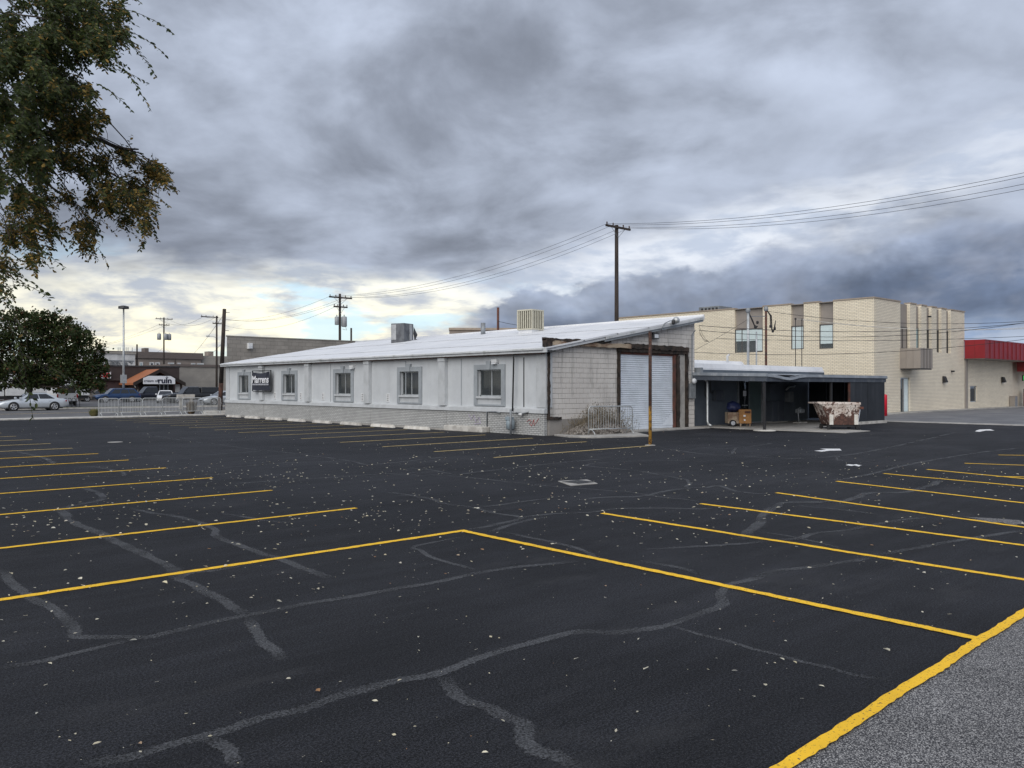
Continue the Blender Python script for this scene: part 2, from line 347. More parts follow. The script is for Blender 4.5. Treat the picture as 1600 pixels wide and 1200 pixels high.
mat('box_white', (.62, .68, .80), .6, (.70, .74, .83), 2.0)
mat('meter_blue', (.28, .34, .38), .5, (.24, .29, .33), 3.0); mat('graffiti_red', (.42, .06, .06), .7); mat('graffiti_violet', (.36, .30, .46), .7); mat('rust_orange', (.42, .19, .06), .85, (.16, .06, .03), 7.0, fine=.4)
def dumpster_mat():
    m, g, b = newmat('peeling_paint')
    t = g.n('ShaderNodeNewGeometry').outputs['Position']
    s = g.n('ShaderNodeSeparateXYZ'); g.put(s.inputs[0], t)
    n = g.m('ADD', g.noise(t, 3.4, 7, .68, .5), g.m('MULTIPLY', g.sm(s.outputs[2], .30, 1.10), .15))
    c = g.mix(g.sm(g.noise(t, 9, 5, .6), .40, .60), (.115, .055, .040), (.06, .030, .024))
    c = g.mix(g.m('MULTIPLY', g.sm(n, .585, .605), .95), c, g.mix(g.sm(g.noise(t, 5, 4, .6), .4, .6), (.62, .56, .51), (.46, .38, .33)))
    c = g.mix(g.sm(g.noise(t, 14, 4, .6), .58, .61), c, (.05, .028, .022))
    g.put(b.inputs['Base Color'], c); b.inputs['Roughness'].default_value = .8
dumpster_mat()
def rusty_post_mat():
    m, g, b = newmat('rusty_post')
    t = g.n('ShaderNodeNewGeometry').outputs['Position']
    s = g.n('ShaderNodeSeparateXYZ'); g.put(s.inputs[0], t)
    c = g.mix(g.sm(g.m('ADD', s.outputs[2], g.m('MULTIPLY', g.noise(t, 9, 4, .6), .25)), 1.32, 1.42), (.55, .30, .055), (.040, .022, .018))
    c = g.mix(g.sm(g.noise(t, 11, 5, .65), .48, .62), c, (.11, .045, .025))
    g.put(b.inputs['Base Color'], c); b.inputs['Roughness'].default_value = .8
rusty_post_mat()

# ------------------------------------------------------------------ mesh building
FR = {}                                     # object -> inverse of its thing's frame
def setp(o, label=None, cat=None, group=None, kind=None):
    if label: o['label'] = label
    if cat: o['category'] = cat
    if group: o['group'] = group
    if kind: o['kind'] = kind
    return o
def thing(name, label, cat, loc, rz=0, group=None):
    o = bpy.data.objects.new(name, None); COL.objects.link(o); o.empty_display_size = .2
    o.location = loc; o.rotation_euler = (0, 0, rz)
    FR[o.name] = (Matrix.Translation(Vector(loc)) @ Matrix.Rotation(rz, 4, 'Z')).inverted()
    return setp(o, label, cat, group)
class MB:
    def __init__(s): s.v = []; s.f = []; s.c = []
    def add(s, vs, fs):
        b = len(s.v); s.v += [Vector(p) for p in vs]; s.f += [tuple(i+b for i in f) for f in fs]; return s
    def box(s, lo, hi):
        (a, b, c), (d, e, f) = lo, hi
        return s.add([(a,b,c),(d,b,c),(d,e,c),(a,e,c),(a,b,f),(d,b,f),(d,e,f),(a,e,f)], [(0,3,2,1),(4,5,6,7),(0,1,5,4),(1,2,6,5),(2,3,7,6),(3,0,4,7)])
    def hexa(s, b4, t4):
        return s.add(list(b4)+list(t4), [(0,3,2,1),(4,5,6,7),(0,1,5,4),(1,2,6,5),(2,3,7,6),(3,0,4,7)])
    def quad(s, *p): return s.add(p, [tuple(range(len(p)))])
    def prism(s, poly, d):
        n = len(poly); d = Vector(d); p = [Vector(q) for q in poly]
        return s.add(p+[q+d for q in p], [tuple(range(n))[::-1], tuple(range(n, 2*n))]+[(i, (i+1) % n, n+(i+1) % n, n+i) for i in range(n)])
    def tube(s, pts, r, n=6, cap=True):
        pts = [Vector(p) for p in pts]; k = len(pts); rs = r if isinstance(r, (list, tuple)) else [r]*k
        vs = []; prev = None
        for i, p in enumerate(pts):
            d = (pts[min(i+1, k-1)]-pts[max(i-1, 0)])
            d = d.normalized() if d.length > 1e-9 else Vector((0, 0, 1))
            a = prev if prev is not None else (Vector((1, 0, 0)) if abs(d.x) < .8 else Vector((0, 1, 0)))
            a = (a-d*a.dot(d)).normalized(); prev = a; b = d.cross(a)
            vs += [p+(a*math.cos(2*math.pi*j/n)+b*math.sin(2*math.pi*j/n))*rs[i] for j in range(n)]
        fs = [(i*n+j, i*n+(j+1) % n, (i+1)*n+(j+1) % n, (i+1)*n+j) for i in range(k-1) for j in range(n)]
        if cap: fs += [tuple(range(n))[::-1], tuple(range((k-1)*n, k*n))]
        return s.add(vs, fs)
    def lathe(s, c, prof, n=14, axis='Z'):
        c = Vector(c); vs = []
        for r, h in prof:
            for j in range(n):
                a = 2*math.pi*j/n; x, y = r*math.cos(a), r*math.sin(a)
                vs.append(c+(Vector((x, y, h)) if axis == 'Z' else Vector((x, h, y)) if axis == 'Y' else Vector((h, x, y))))
        k = len(prof)
        fs = [(i*n+j, i*n+(j+1) % n, (i+1)*n+(j+1) % n, (i+1)*n+j) for i in range(k-1) for j in range(n)]
        fs += [tuple(range(n))[::-1], tuple(range((k-1)*n, k*n))]
        return s.add(vs, fs)
    def mesh(s, name, m, inv=None, smooth=False):
        me = bpy.data.meshes.new(name)
        me.from_pydata([tuple(inv @ p) if inv else tuple(p) for p in s.v], [], s.f)
        me.materials.append(MATS[m])
        if smooth: me.polygons.foreach_set('use_smooth', [True]*len(me.polygons))
        me.update(); return me
    def build(s, name, m, parent=None, smooth=False, bevel=0, label=None, cat=None, group=None, kind=None, local=False):
        inv = FR.get(parent.name) if parent is not None else None
        me = s.mesh(name, m, None if local else inv, smooth)
        o = bpy.data.objects.new(name, me); COL.objects.link(o)
        if parent is not None:
            o.parent = parent
            if parent.name in FR: FR[o.name] = FR[parent.name]
        if bevel:
            b = o.modifiers.new('bevel', 'BEVEL'); b.width = bevel; b.segments = 2; b.limit_method = 'ANGLE'; b.angle_limit = R(40)
        fix(me)
        return setp(o, label, cat, group, kind)
import bmesh
def fix(me):
    bm = bmesh.new(); bm.from_mesh(me); bmesh.ops.recalc_face_normals(bm, faces=bm.faces); bm.to_mesh(me); bm.free()
def piece(name, me, loc, parent, rot=None):
    o = bpy.data.objects.new(name, me); COL.objects.link(o); o.parent = parent; o.location = loc
    if rot: o.rotation_euler = rot
    return o
def copy_tree(o, parent=None):
    c = o.copy(); COL.objects.link(c); c.parent = parent
    for ch in list(o.children): copy_tree(ch, c)
    return c
def text_mesh(body, size, m, offset=0.0, shear=0.0, extrude=.004, align='CENTER', space=1.0):
    cu = bpy.data.curves.new('lettering', 'FONT'); cu.body = body; cu.size = size; cu.offset = offset; cu.shear = shear
    cu.extrude = extrude; cu.align_x = align; cu.align_y = 'CENTER'; cu.space_character = space; cu.resolution_u = 3
    t = bpy.data.objects.new('lettering', cu); COL.objects.link(t)
    me = bpy.data.meshes.new_from_object(t.evaluated_get(bpy.context.evaluated_depsgraph_get()))
    bpy.data.objects.remove(t); bpy.data.curves.remove(cu)
    me.materials.clear(); me.materials.append(MATS[m]); me.name = 'lettering'
    return me
def sag(a, b, s, n=18):
    a, b = Vector(a), Vector(b)
    return [a.lerp(b, i/n)-Vector((0, 0, 4*s*(i/n)*(1-i/n))) for i in range(n+1)]

# ================================================================== THE SETTING
def sheet(name, poly, z, m, kind='structure', parent=None):
    b = MB(); b.quad(*[(x, y, z if not callable(z) else z(x, y)) for x, y in poly])
    return b.build(name, m, parent, kind=kind if parent is None else None)
def LOTE(x): return 2.158+.031*(x-3.75)        # edge of the sealed lot
sheet('ground', [(-700, -500), (900, -500), (900, 1100), (-700, 1100)], -.06, 'ground_grey')
lot = sheet('parking_lot', [(-60, LOTE(-60)), (45.0, LOTE(45)), (45.6, 21.5), (53, 22.5), (53, 53.6), (-60, 53.6)], 0, 'sealed_asphalt')
sheet('old_pavement', [(-60, -60), (45, -60), (45, LOTE(45)), (-60, LOTE(-60))], -.004, 'weathered_asphalt')
b = MB(); b.box((-80, 53.6, -.05), (60, 55.0, .07)); b.build('sidewalk', 'concrete_pale', kind='structure', bevel=.02)
sheet('road', [(-200, 55.0), (200, 55.0), (200, 77.6), (-200, 77.6)], -.02, 'road_asphalt')
b = MB(); b.box((-120, 77.6, -.05), (26, 79.6, .10)); b.build('grass_strip', 'grass', kind='structure')
b = MB(); b.box((-120, 77.3, -.05), (120, 77.6, .11)); b.build('kerb', 'concrete_pale', kind='structure')
sheet('far_lot', [(-200, 79.6), (200, 79.6), (200, 150), (-200, 150)], .03, 'road_asphalt')
# yellow lane line on the road
b = MB(); b.box((-100, 66.2, -.016), (100, 66.32, -.012)); b.build('lane_line', 'yellow_paint_dusty', kind='structure')
# driveway of the store, a little above the lot, with its concrete gutter
def drz(x): return .03+.13*min(1, max(0, (x-45.6)/14))
b = MB()
xs = [45.6, 47, 50, 53, 56, 60, 66, 75, 90, 130]
for i in range(len(xs)-1):
    x0, x1 = xs[i], xs[i+1]
    b.quad((x0, -60, drz(x0)), (x1, -60, drz(x1)), (x1, 24.2, drz(x1)), (x0, 24.2, drz(x0)))
b.build('driveway', 'drive_asphalt', kind='structure')
b = MB(); b.prism([(45.0, -60, -.05), (45.62, -60, -.05), (45.62, -60, .045), (45.0, -60, .014)], (0, 82.4, 0)); b.build('gutter', 'concrete', kind='structure')
b = MB()
for i in range(8):
    x0 = 52.2+i*5.0; b.hexa([(x0, 23.0, drz(x0)-.02), (x0+4.97, 23.0, drz(x0+5)-.02), (x0+4.97, 24.05, drz(x0+5)-.02), (x0, 24.05, drz(x0)-.02)],
                            [(x0, 23.0, drz(x0)+.05), (x0+4.97, 23.0, drz(x0+5)+.05), (x0+4.97, 24.05, drz(x0+5)+.05), (x0, 24.05, drz(x0)+.05)])
b.build('store_walk', 'concrete', kind='structure')
# concrete floor of the carport
b = MB(); b.prism([(32.6, 15.9, -.02), (34.75, 15.9, -.02), (35.6, 19.0, -.02), (43.5, 19.0, -.02), (43.5, 23.5, -.02), (32.2, 23.5, -.02), (32.2, 20.5, -.02)], (0, 0, .045)); b.build('carport_slab', 'concrete', kind='structure')
b = MB(); b.box((26.4, 22.0, -.02), (32.0, 22.85, .05)); b.build('door_apron', 'concrete', kind='structure')
b = MB(); b.prism([(22.5, 22.6, -.02), (22.15, 21.5, -.02), (22.5, 20.55, -.02), (24.75, 19.75, -.02), (25.1, 20.2, -.02), (26.4, 22.0, -.02), (26.4, 22.7, -.02)], (0, 0, .085)); b.build('island_slab', 'concrete', kind='structure', bevel=.02)

# ---- painted lines
def ribbon(pts, wd, z=.004, jit=0.0, step=None):
    """flat strip along pts (ground plane)"""
    pts = [Vector((p[0], p[1])) for p in pts]; vs = []; n = len(pts)
    for i, p in enumerate(pts):
        d = (pts[min(i+1, n-1)]-pts[max(i-1, 0)]).normalized(); nrm = Vector((-d.y, d.x))
        a = wd/2*(1+random.uniform(-jit, jit)); c = wd/2*(1+random.uniform(-jit, jit))
        vs += [(p.x+nrm.x*a, p.y+nrm.y*a, z), (p.x-nrm.x*c, p.y-nrm.y*c, z)]
    return vs, [(2*i, 2*i+1, 2*i+3, 2*i+2) for i in range(n-1)]
def stripe(a, b2, wd=.1, m='yellow_paint', z=.004, wob=.012):
    a, b2 = Vector((a[0], a[1])), Vector((b2[0], b2[1])); n = max(6, int((b2-a).length/.06)); ph = random.uniform(0, 9)
    d = (b2-a).normalized(); nr = Vector((-d.y, d.x))
    pts = [a.lerp(b2, i/n)+nr*wob*noise.noise((ph+i*.08, 0, 0)) for i in range(n+1)]
    mb = MB(); mb.add(*ribbon(pts, wd, z, .17)); o = mb.build('parking_stripe', m, lot); return o
XC = 6.80                                      # line where the two rows of bays meet
for k, y in enumerate([8.52, 11.23, 14.17, 16.95, 19.72, 22.48, 25.2, 27.95, 30.7, 33.4, 36.1, 38.9]):
    stripe((.4 if k == 0 else .9+.04*k, y), (XC+(.05 if k == 0 else .02*k), y), m='yellow_paint' if k < 7 else 'yellow_paint_dusty', z=.004+.0002*k)
stripe((XC-.02, 8.52), (6.76, 2.24), z=.0072)
stripe((-2.0, LOTE(-2)), (30, LOTE(30)), .080, z=.0088, wob=.014)
for u, v, u2, v2 in [(940, 802, 1600, 906), (1095, 787, 1600, 852), (1213, 770, 1600, 824), (1307, 752, 1600, 786), (1380, 740, 1600, 760), (1448, 733.5, 1600, 748), (1507, 724, 1600, 727), (1560, 711, 1600, 711.5)]:
    a, c = G(u, v), G(u2, v2); d = (c-a).normalized(); stripe(a, a+d*6.1, m='yellow_paint', wob=.03)
a, c = G(1556, 744.6), G(1600, 745.5); stripe(a, a+(c-a)*3, m='yellow_paint', wob=.03, z=.0062)
for k in range(14):
    y = 16.74+2.68*k; stripe((14.4+.05*math.sin(k*3), y), (21.0 if k == 0 else 20.9, y), m='yellow_paint_dusty', wd=.095)
# arrows and a cross, worn white
def flat(name, poly, m, z=.005, parent=lot):
    mb = MB(); mb.quad(*[(x, y, z) for x, y in poly]); return mb.build(name, m, parent)
flat('painted_arrow', [tuple(G(u, v).xy) for u, v in [(1272, 704.6), (1284, 705.9), (1297, 704.3), (1315, 704.0), (1312, 701.3), (1281, 701.2), (1291, 702.7)]], 'white_paint')
flat('painted_arrow', [tuple(G(u, v).xy) for u, v in [(1523.5, 674.2), (1530, 674.8), (1541, 672.8), (1554, 673.0), (1547, 670.8), (1531, 671.2), (1526, 672.4)]], 'white_paint')
flat('painted_cross', [tuple(G(u, v).xy) for u, v in [(1321, 726.8), (1330, 728.3), (1335, 727.4), (1342, 729.2), (1344, 727.6), (1347, 727.2), (1341, 726.6), (1338, 725.4), (1333, 726.3), (1326, 725.6)]], 'white_paint')
# storm drain: pale collar and iron grate
t = thing('storm_drain', 'pale square concrete storm drain with iron grate in the middle of the lot', 'drain', (11.85, 11.26, 0))
b = MB(); b.hexa([(11.35, 10.95, .001), (12.0, 10.85, .001), (12.35, 11.45, .001), (11.72, 11.66, .001)], [(11.35, 10.95, .016), (12.0, 10.85, .016), (12.35, 11.45, .016), (11.72, 11.66, .016)]); b.build('collar', 'concrete', t, bevel=.004)
b = MB()
for i in range(7): b.box((11.66+i*.065, 11.05, .014), (11.70+i*.065, 11.45, .026))
b.box((11.64, 11.03, .012), (12.11, 11.06, .024)); b.box((11.64, 11.44, .012), (12.11, 11.47, .024)); b.build('grate', 'dark_metal', t)
b = MB(); c = G(180, 691); b.lathe(c, [(.24, .001), (.24, .010), (.2, .014), (.1, .014)], 20); b.build('utility_cover', 'concrete', None, label='round pale utility cover set in asphalt near the left stripes', cat='cover')

# ---- crack sealing
def cr(px, wd, fade=True):
    P0 = [G(u, v).xy for u, v in px]; pts = []
    for i in range(len(P0)-1):                              # Catmull-Rom
        p0, p1, p2, p3 = P0[max(i-1, 0)], P0[i], P0[i+1], P0[min(i+2, len(P0)-1)]
        n = max(3, int((p2-p1).length/.14))
        for j in range(n):
            q = j/n; pts.append(.5*((2*p1)+(p2-p0)*q+(2*p0-5*p1+4*p2-p3)*q*q+(3*p1-p0-3*p2+p3)*q**3))
    pts.append(P0[-1]); n = len(pts); vs = []; fs = []; cl = []; ph = random.uniform(0, 99)
    for i, p in enumerate(pts):
        d = (pts[min(i+1, n-1)]-pts[max(i-1, 0)]).normalized(); nr = Vector((-d.y, d.x))
        p = p+nr*.05*noise.noise((ph+i*.33, 1, 0))
        wl = wd*.42*(1+.65*noise.noise((ph+i*.21, 4, 0))); wr = wd*.42*(1+.65*noise.noise((ph+i*.21, 9, 0)))
        tp = min(1, i/3, (n-1-i)/3) if fade else 1
        for s_, c_ in ((wl, 0), (wl*.45, 1), (-wr*.45, 1), (-wr, 0)): vs.append((p.x+nr.x*s_, p.y+nr.y*s_, 0)); cl.append((c_, .25+.75*tp, 0, 1))
        if i: fs += [(4*i-4+k, 4*i-3+k, 4*i+1+k, 4*i+k) for k in range(3)]
    return vs, fs, cl
def Z(x0, y0, s, pts): return [(x0+a/s, y0+c/s) for a, c in pts]
za = lambda p: Z(500, 860, 2.222, p); zb = lambda p: Z(0, 860, 2.857, p); zc = lambda p: Z(0, 660, 2.857, p); zd = lambda p: Z(600, 660, 3.2, p); ze = lambda p: Z(1000, 660, 2.667, p); zf = lambda p: Z(200, 640, 3.2, p)
CR = [
 (zb([(360, 968), (500, 935), (700, 885), (900, 830), (1100, 770), (1300, 720), (1450, 670)])+za([(120, 490), (250, 455), (400, 430), (480, 400), (560, 370), (680, 335), (860, 288), (960, 282), (1050, 280), (1200, 262), (1300, 225), (1400, 185), (1390, 150), (1420, 118), (1500, 100), (1600, 75)]), .150),
 (za([(430, 440), (480, 505), (580, 545), (660, 580), (720, 610), (700, 650), (750, 690), (830, 720), (900, 756)]), .16),
 (za([(1215, 262), (1300, 285), (1400, 312), (1500, 340), (1600, 365)])+[(1280, 1040), (1330, 1052), (1390, 1062)], .075),
 (zb([(0, 80), (50, 140), (110, 190), (180, 225), (240, 260), (290, 300), (330, 365), (380, 385), (600, 385), (700, 380), (900, 330), (1100, 290), (1250, 260), (1420, 230), (1540, 212)])+za([(270, 132), (460, 98), (560, 75), (700, 55), (900, 38)]), .15),
 (zb([(640, 385), (400, 440), (200, 490), (0, 530)]), .13),
 (zb([(1100, 290), (1040, 255), (960, 200), (880, 160), (800, 130), (850, 100), (950, 90), (1150, 55)]), .16),
 (zb([(800, 130), (770, 75), (700, 45), (620, 5)])+zc([(540, 540), (460, 500), (400, 475), (330, 450), (300, 420), (280, 390), (330, 370), (440, 350), (460, 330), (430, 310), (370, 290)]), .2),
 (zb([(1110, 290), (1140, 340), (1170, 400), (1230, 450), (1270, 490)]), .15),
 (zb([(920, 835), (1000, 870), (1040, 915), (1080, 960)]), .14),
 (zb([(1480, 125), (1350, 80), (1250, 35)])+zc([(1190, 590), (1080, 550), (970, 510), (950, 470), (880, 445), (800, 420), (680, 405), (580, 380)]), .17),
 (zc([(970, 400), (1080, 420), (1200, 440), (1310, 450)]), .13),
 (za([(560, 75), (480, 50), (400, 30), (350, 0)])+[(645, 855), (668, 849), (730, 838)], .1),
 (zd([(0, 345), (200, 375), (320, 410), (440, 425), (560, 455), (690, 475), (560, 510), (400, 540)]), .15),
 (zd([(440, 425), (560, 415), (700, 395), (840, 375)]), .13),
 (zd([(690, 475), (760, 465), (860, 455), (1030, 450), (1130, 435), (1350, 428), (1600, 432)])+ze([(300, 357)]), .13),
 (zd([(530, 550), (620, 515), (720, 490), (820, 470)]), .14),
 (zd([(580, 545), (700, 570), (900, 610), (1000, 640)])+[(930, 872), (960, 882)], .12),
 (zd([(960, 390), (1080, 375), (1280, 370), (1400, 345), (1510, 330), (1600, 325)])+ze([(330, 265), (420, 290), (560, 300)]), .16),
 (zd([(1510, 330), (1520, 290), (1450, 275), (1250, 240), (1010, 215), (1200, 195), (1600, 190)]), .13),
 (zd([(0, 260), (300, 265), (560, 290), (900, 325), (1200, 345), (1330, 365), (1500, 385), (1580, 395)]), .11),
 (zd([(350, 262), (500, 245), (700, 220), (900, 200), (1120, 180)]), .15),
 (zd([(100, 225), (250, 240), (350, 262)]), .1),
 (ze([(420, 490), (440, 460), (500, 420), (505, 390), (570, 350), (600, 335), (780, 330), (870, 325), (950, 295), (1100, 290), (1200, 265), (1250, 240)]), .22),
 (ze([(0, 530), (200, 520), (420, 505), (520, 490)]), .13),
 (ze([(520, 490), (650, 485), (740, 460), (850, 450), (950, 430), (1100, 405), (1200, 395)]), .14),
 (ze([(960, 555), (1060, 540), (1180, 520), (1300, 495), (1400, 480), (1600, 450)]), .15),
 (ze([(480, 635), (640, 610), (800, 590), (900, 575), (960, 555)]), .15),
 (ze([(610, 345), (800, 360), (1000, 385)]), .1), (ze([(0, 580), (150, 600), (260, 640)]), .12), (ze([(460, 450), (600, 470), (700, 490), (850, 530)]), .09),
 (ze([(800, 245), (960, 215), (1100, 180), (1260, 150), (1420, 125), (1590, 105)]), .16), (ze([(80, 105), (250, 130), (400, 140), (640, 150), (830, 140), (960, 120), (1150, 80), (1320, 40)]), .16), (ze([(830, 140), (820, 155), (900, 165), (1000, 160)]), .12),
 (ze([(200, 100), (380, 108), (560, 85)]), .14), (ze([(380, 135), (400, 105)]), .15), (ze([(640, 200), (850, 215)]), .1),
 (zf([(60, 120), (250, 150), (420, 170), (600, 195), (800, 215), (950, 235)]), .12), (zf([(0, 250), (150, 230), (400, 225), (700, 205)]), .14), (zf([(220, 140), (400, 150), (600, 145), (900, 135)]), .13),
 (zf([(400, 290), (560, 285), (800, 265), (1080, 260)]), .15), (zf([(480, 375), (750, 355), (1080, 335), (1300, 320), (1600, 310)]), .15), (zf([(950, 235), (1100, 255), (1200, 275), (1330, 265), (1600, 235)]), .15), (zf([(0, 328), (200, 330), (560, 320)]), .13),
 (zc([(70, 130), (200, 160), (240, 190), (200, 180)]), .2), (zc([(380, 195), (520, 215), (540, 240), (300, 240)]), .12),
]
for k, (px, wd) in enumerate(CR):
    vs, fs, cl = cr(px, wd); mb = MB(); mb.add([(x, y, .0012+.00003*k) for x, y, z in vs], fs)
    me = mb.mesh('crack_sealer', 'crack_sealer'); ca = me.color_attributes.new('film', 'FLOAT_COLOR', 'POINT')
    ca.data.foreach_set('color', [q for c4 in cl for q in c4])
    o = bpy.data.objects.new('crack_sealer', me); COL.objects.link(o); o.parent = lot
# broken patch with loose aggregate by the right bays
mb = MB(); c = G(1572, 815)
pl = [(c.x+math.cos(a)*(.22+.22*noise.noise((a*3, 3, 1))), c.y+math.sin(a)*(.42+.3*noise.noise((a*3, 5, 1))), .0048) for a in [i*2*math.pi/28 for i in range(28)]]
mb.quad(*pl); mb.build('worn_patch', 'weathered_asphalt', lot)

# ---- fallen leaves
def leaf_mesh(name, items, m, tone):
    """items: (origin, dir along leaf, normal, length, width)"""
    vs, fs, cl = [], [], []
    for (p, d, nr, L, W), tn in zip(items, tone):
        s = d.cross(nr); b0 = len(vs); lift = nr*(W*.30); tip = nr*(W*random.uniform(-.1, .5))
        k1 = random.uniform(.8, 1.2); k2 = random.uniform(.8, 1.2)
        vs += [p, p+d*L*.28+s*W*.42*k1+lift, p+d*L*.66+s*W*.40*k2+lift, p+d*L+tip, p+d*L*.62-s*W*.44*k1+lift*.6, p+d*L*.26-s*W*.38*k2+lift*.6]
        fs += [(b0, b0+1, b0+2, b0+3), (b0, b0+3, b0+4, b0+5)]; cl += [tn]*6
    me = bpy.data.meshes.new(name); me.from_pydata([tuple(v) for v in vs], [], fs); me.materials.append(MATS[m])
    ca = me.color_attributes.new('tone', 'FLOAT_COLOR', 'POINT'); ca.data.foreach_set('color', [q for c4 in cl for q in c4]); me.update()
    return me
rnd = random.Random(11)
items, tone = [], []
def drop(x, y, big=1.0):
    a = rnd.uniform(0, 6.28); d = Vector((math.cos(a), math.sin(a), rnd.uniform(-.15, .15))).normalized(); nr = Vector((rnd.uniform(-.35, .35), rnd.uniform(-.35, .35), 1)).normalized()
    nr = (nr-d*nr.dot(d)).normalized(); L = rnd.uniform(.024, .054)*big
    items.append((Vector((x, y, .012+L*.12)), d, nr, L, L*rnd.uniform(.45, .75))); r_ = rnd.random()
    tone.append((rnd.random(), rnd.uniform(.56, 1) if r_ < .10 else 0, rnd.uniform(.2, .8), 1))
for _ in range(8200):                                       # drifted around the middle of the lot, thicker below the tree on the left
    x, y = rnd.uniform(-3, 24), rnd.uniform(6, 24)
    pr = math.exp(-((x-6)/9)**2-((y-13)/6)**2)*.75*(.25+1.3*max(0, noise.noise((x*.35, y*.35, 2))+.35))+.03
    if rnd.random() < pr: drop(x, y, rnd.uniform(.6, 1.35))
for _ in range(150): drop(rnd.uniform(-2, 9), rnd.uniform(2.5, 8), rnd.uniform(.45, .95))
for _ in range(260): drop(rnd.uniform(8, 20), rnd.uniform(3, 9), rnd.uniform(.7, 1.2))
for _ in range(260): drop(rnd.uniform(-2, 36), rnd.uniform(12, 46), rnd.uniform(.9, 1.4))
for _ in range(420):                                        # tiny crumbs
    drop(rnd.uniform(-1, 9), rnd.uniform(2.6, 9), rnd.uniform(.15, .35))
for u, v in [(782, 1128), (145, 1168), (1005, 1050), (1195, 1072), (215, 1003), (40, 965), (1480, 963), (1442, 960), (1390, 1021), (500, 1084), (60, 1116)]:
    p = G(u, v); drop(p.x, p.y, 1.25)
me = leaf_mesh('fallen_leaves', items, 'leaf_fallen', tone); o = bpy.data.objects.new('fallen_leaves', me); COL.objects.link(o)
setp(o, 'small pale dry leaves scattered across the dark asphalt', 'leaves', kind='stuff')

# ================================================================== THE LONG GREY WORKSHOP
def bx(x0, x1, y0, y1, z0, z1): return MB().box((min(x0, x1), min(y0, y1), min(z0, z1)), (max(x0, x1), max(y0, y1), max(z0, z1)))
X0, X1, Y0, Y1 = 22.26, 31.90, 22.80, 52.70
def rz(x): return 3.40+.173*(x-22.0)           # top of the roof
shop = thing('workshop_building', 'long low grey workshop with white metal roof, row of windows and roll-up door', 'building', (X0, Y0, 0))
# body: side wall, back walls
wall = bx(X0, X0+.3, Y0+.3, Y1, 0, 3.30).build('side_wall', 'grey_render', shop)
b = MB(); b.prism([(X0+.3, Y1-.3, 0), (X1, Y1-.3, 0), (X1, Y1-.3, rz(X1)-.22), (X0+.3, Y1-.3, rz(X0)-.2)], (0, .3, 0)); b.build('end_wall', 'grey_render', shop)
bx(X1-.3, X1-.01, Y0+.31, Y1-.31, 0, rz(X1)-.25).build('rear_wall', 'block_face', shop)
bx(X0+.4, X1-.4, Y0+.6, Y1-.4, .01, .03).build('inside_floor', 'dark_room', shop)
wains = [23.2, 28.98, 35.17, 41.3, 47.08, 52.72]
for a, c in zip([Y0-.02]+wains[1:-1], wains[1:-1]+[Y1+.02]): bx(X0-.10, X0+.05, a+.015, c-.015, 0, .86).build('brick_base', 'grey_brick', shop)
bx(X0-.07, X0+.04, Y0+.01, Y1, 0, .855).build('base_backing', 'black_iron', shop)
b = MB(); b.prism([(X0-.16, Y0-.06, .86), (X0+.02, Y0-.06, .86), (X0+.02, Y0-.06, 1.08), (X0-.14, Y0-.06, 1.02)], (0, Y1-Y0+.08, 0)); b.build('ledge', 'trim_light', shop)
for y in wains[1:-1]:
    b = MB(); b.box((X0-.20, y, 1.06), (X0+.02, y+.46, 3.10)); b.box((X0-.225, y-.02, 3.0), (X0+.02, y+.48, 3.16)); b.build('pilaster', 'trim_light', shop, bevel=.01)
bx(X0-.05, X0+.33, Y0-.03, Y0+.5, 1.08, 3.2).build('corner_pilaster', 'trim_light', shop, bevel=.01)
bx(X0-.05, X0+.2, Y1-.5, Y1+.04, 1.08, 3.2).build('corner_pilaster', 'trim_light', shop, bevel=.01)
for y, zt in ((24.02, 3.05), (32.2, 3.1), (39.2, 3.1), (26.9+1.1, 3.1)): bx(X0-.012, X0+.01, y, y+.05, 1.09, zt).build('control_joint', 'trim_blue_grey' if y != 24.02 else 'black_iron', shop)
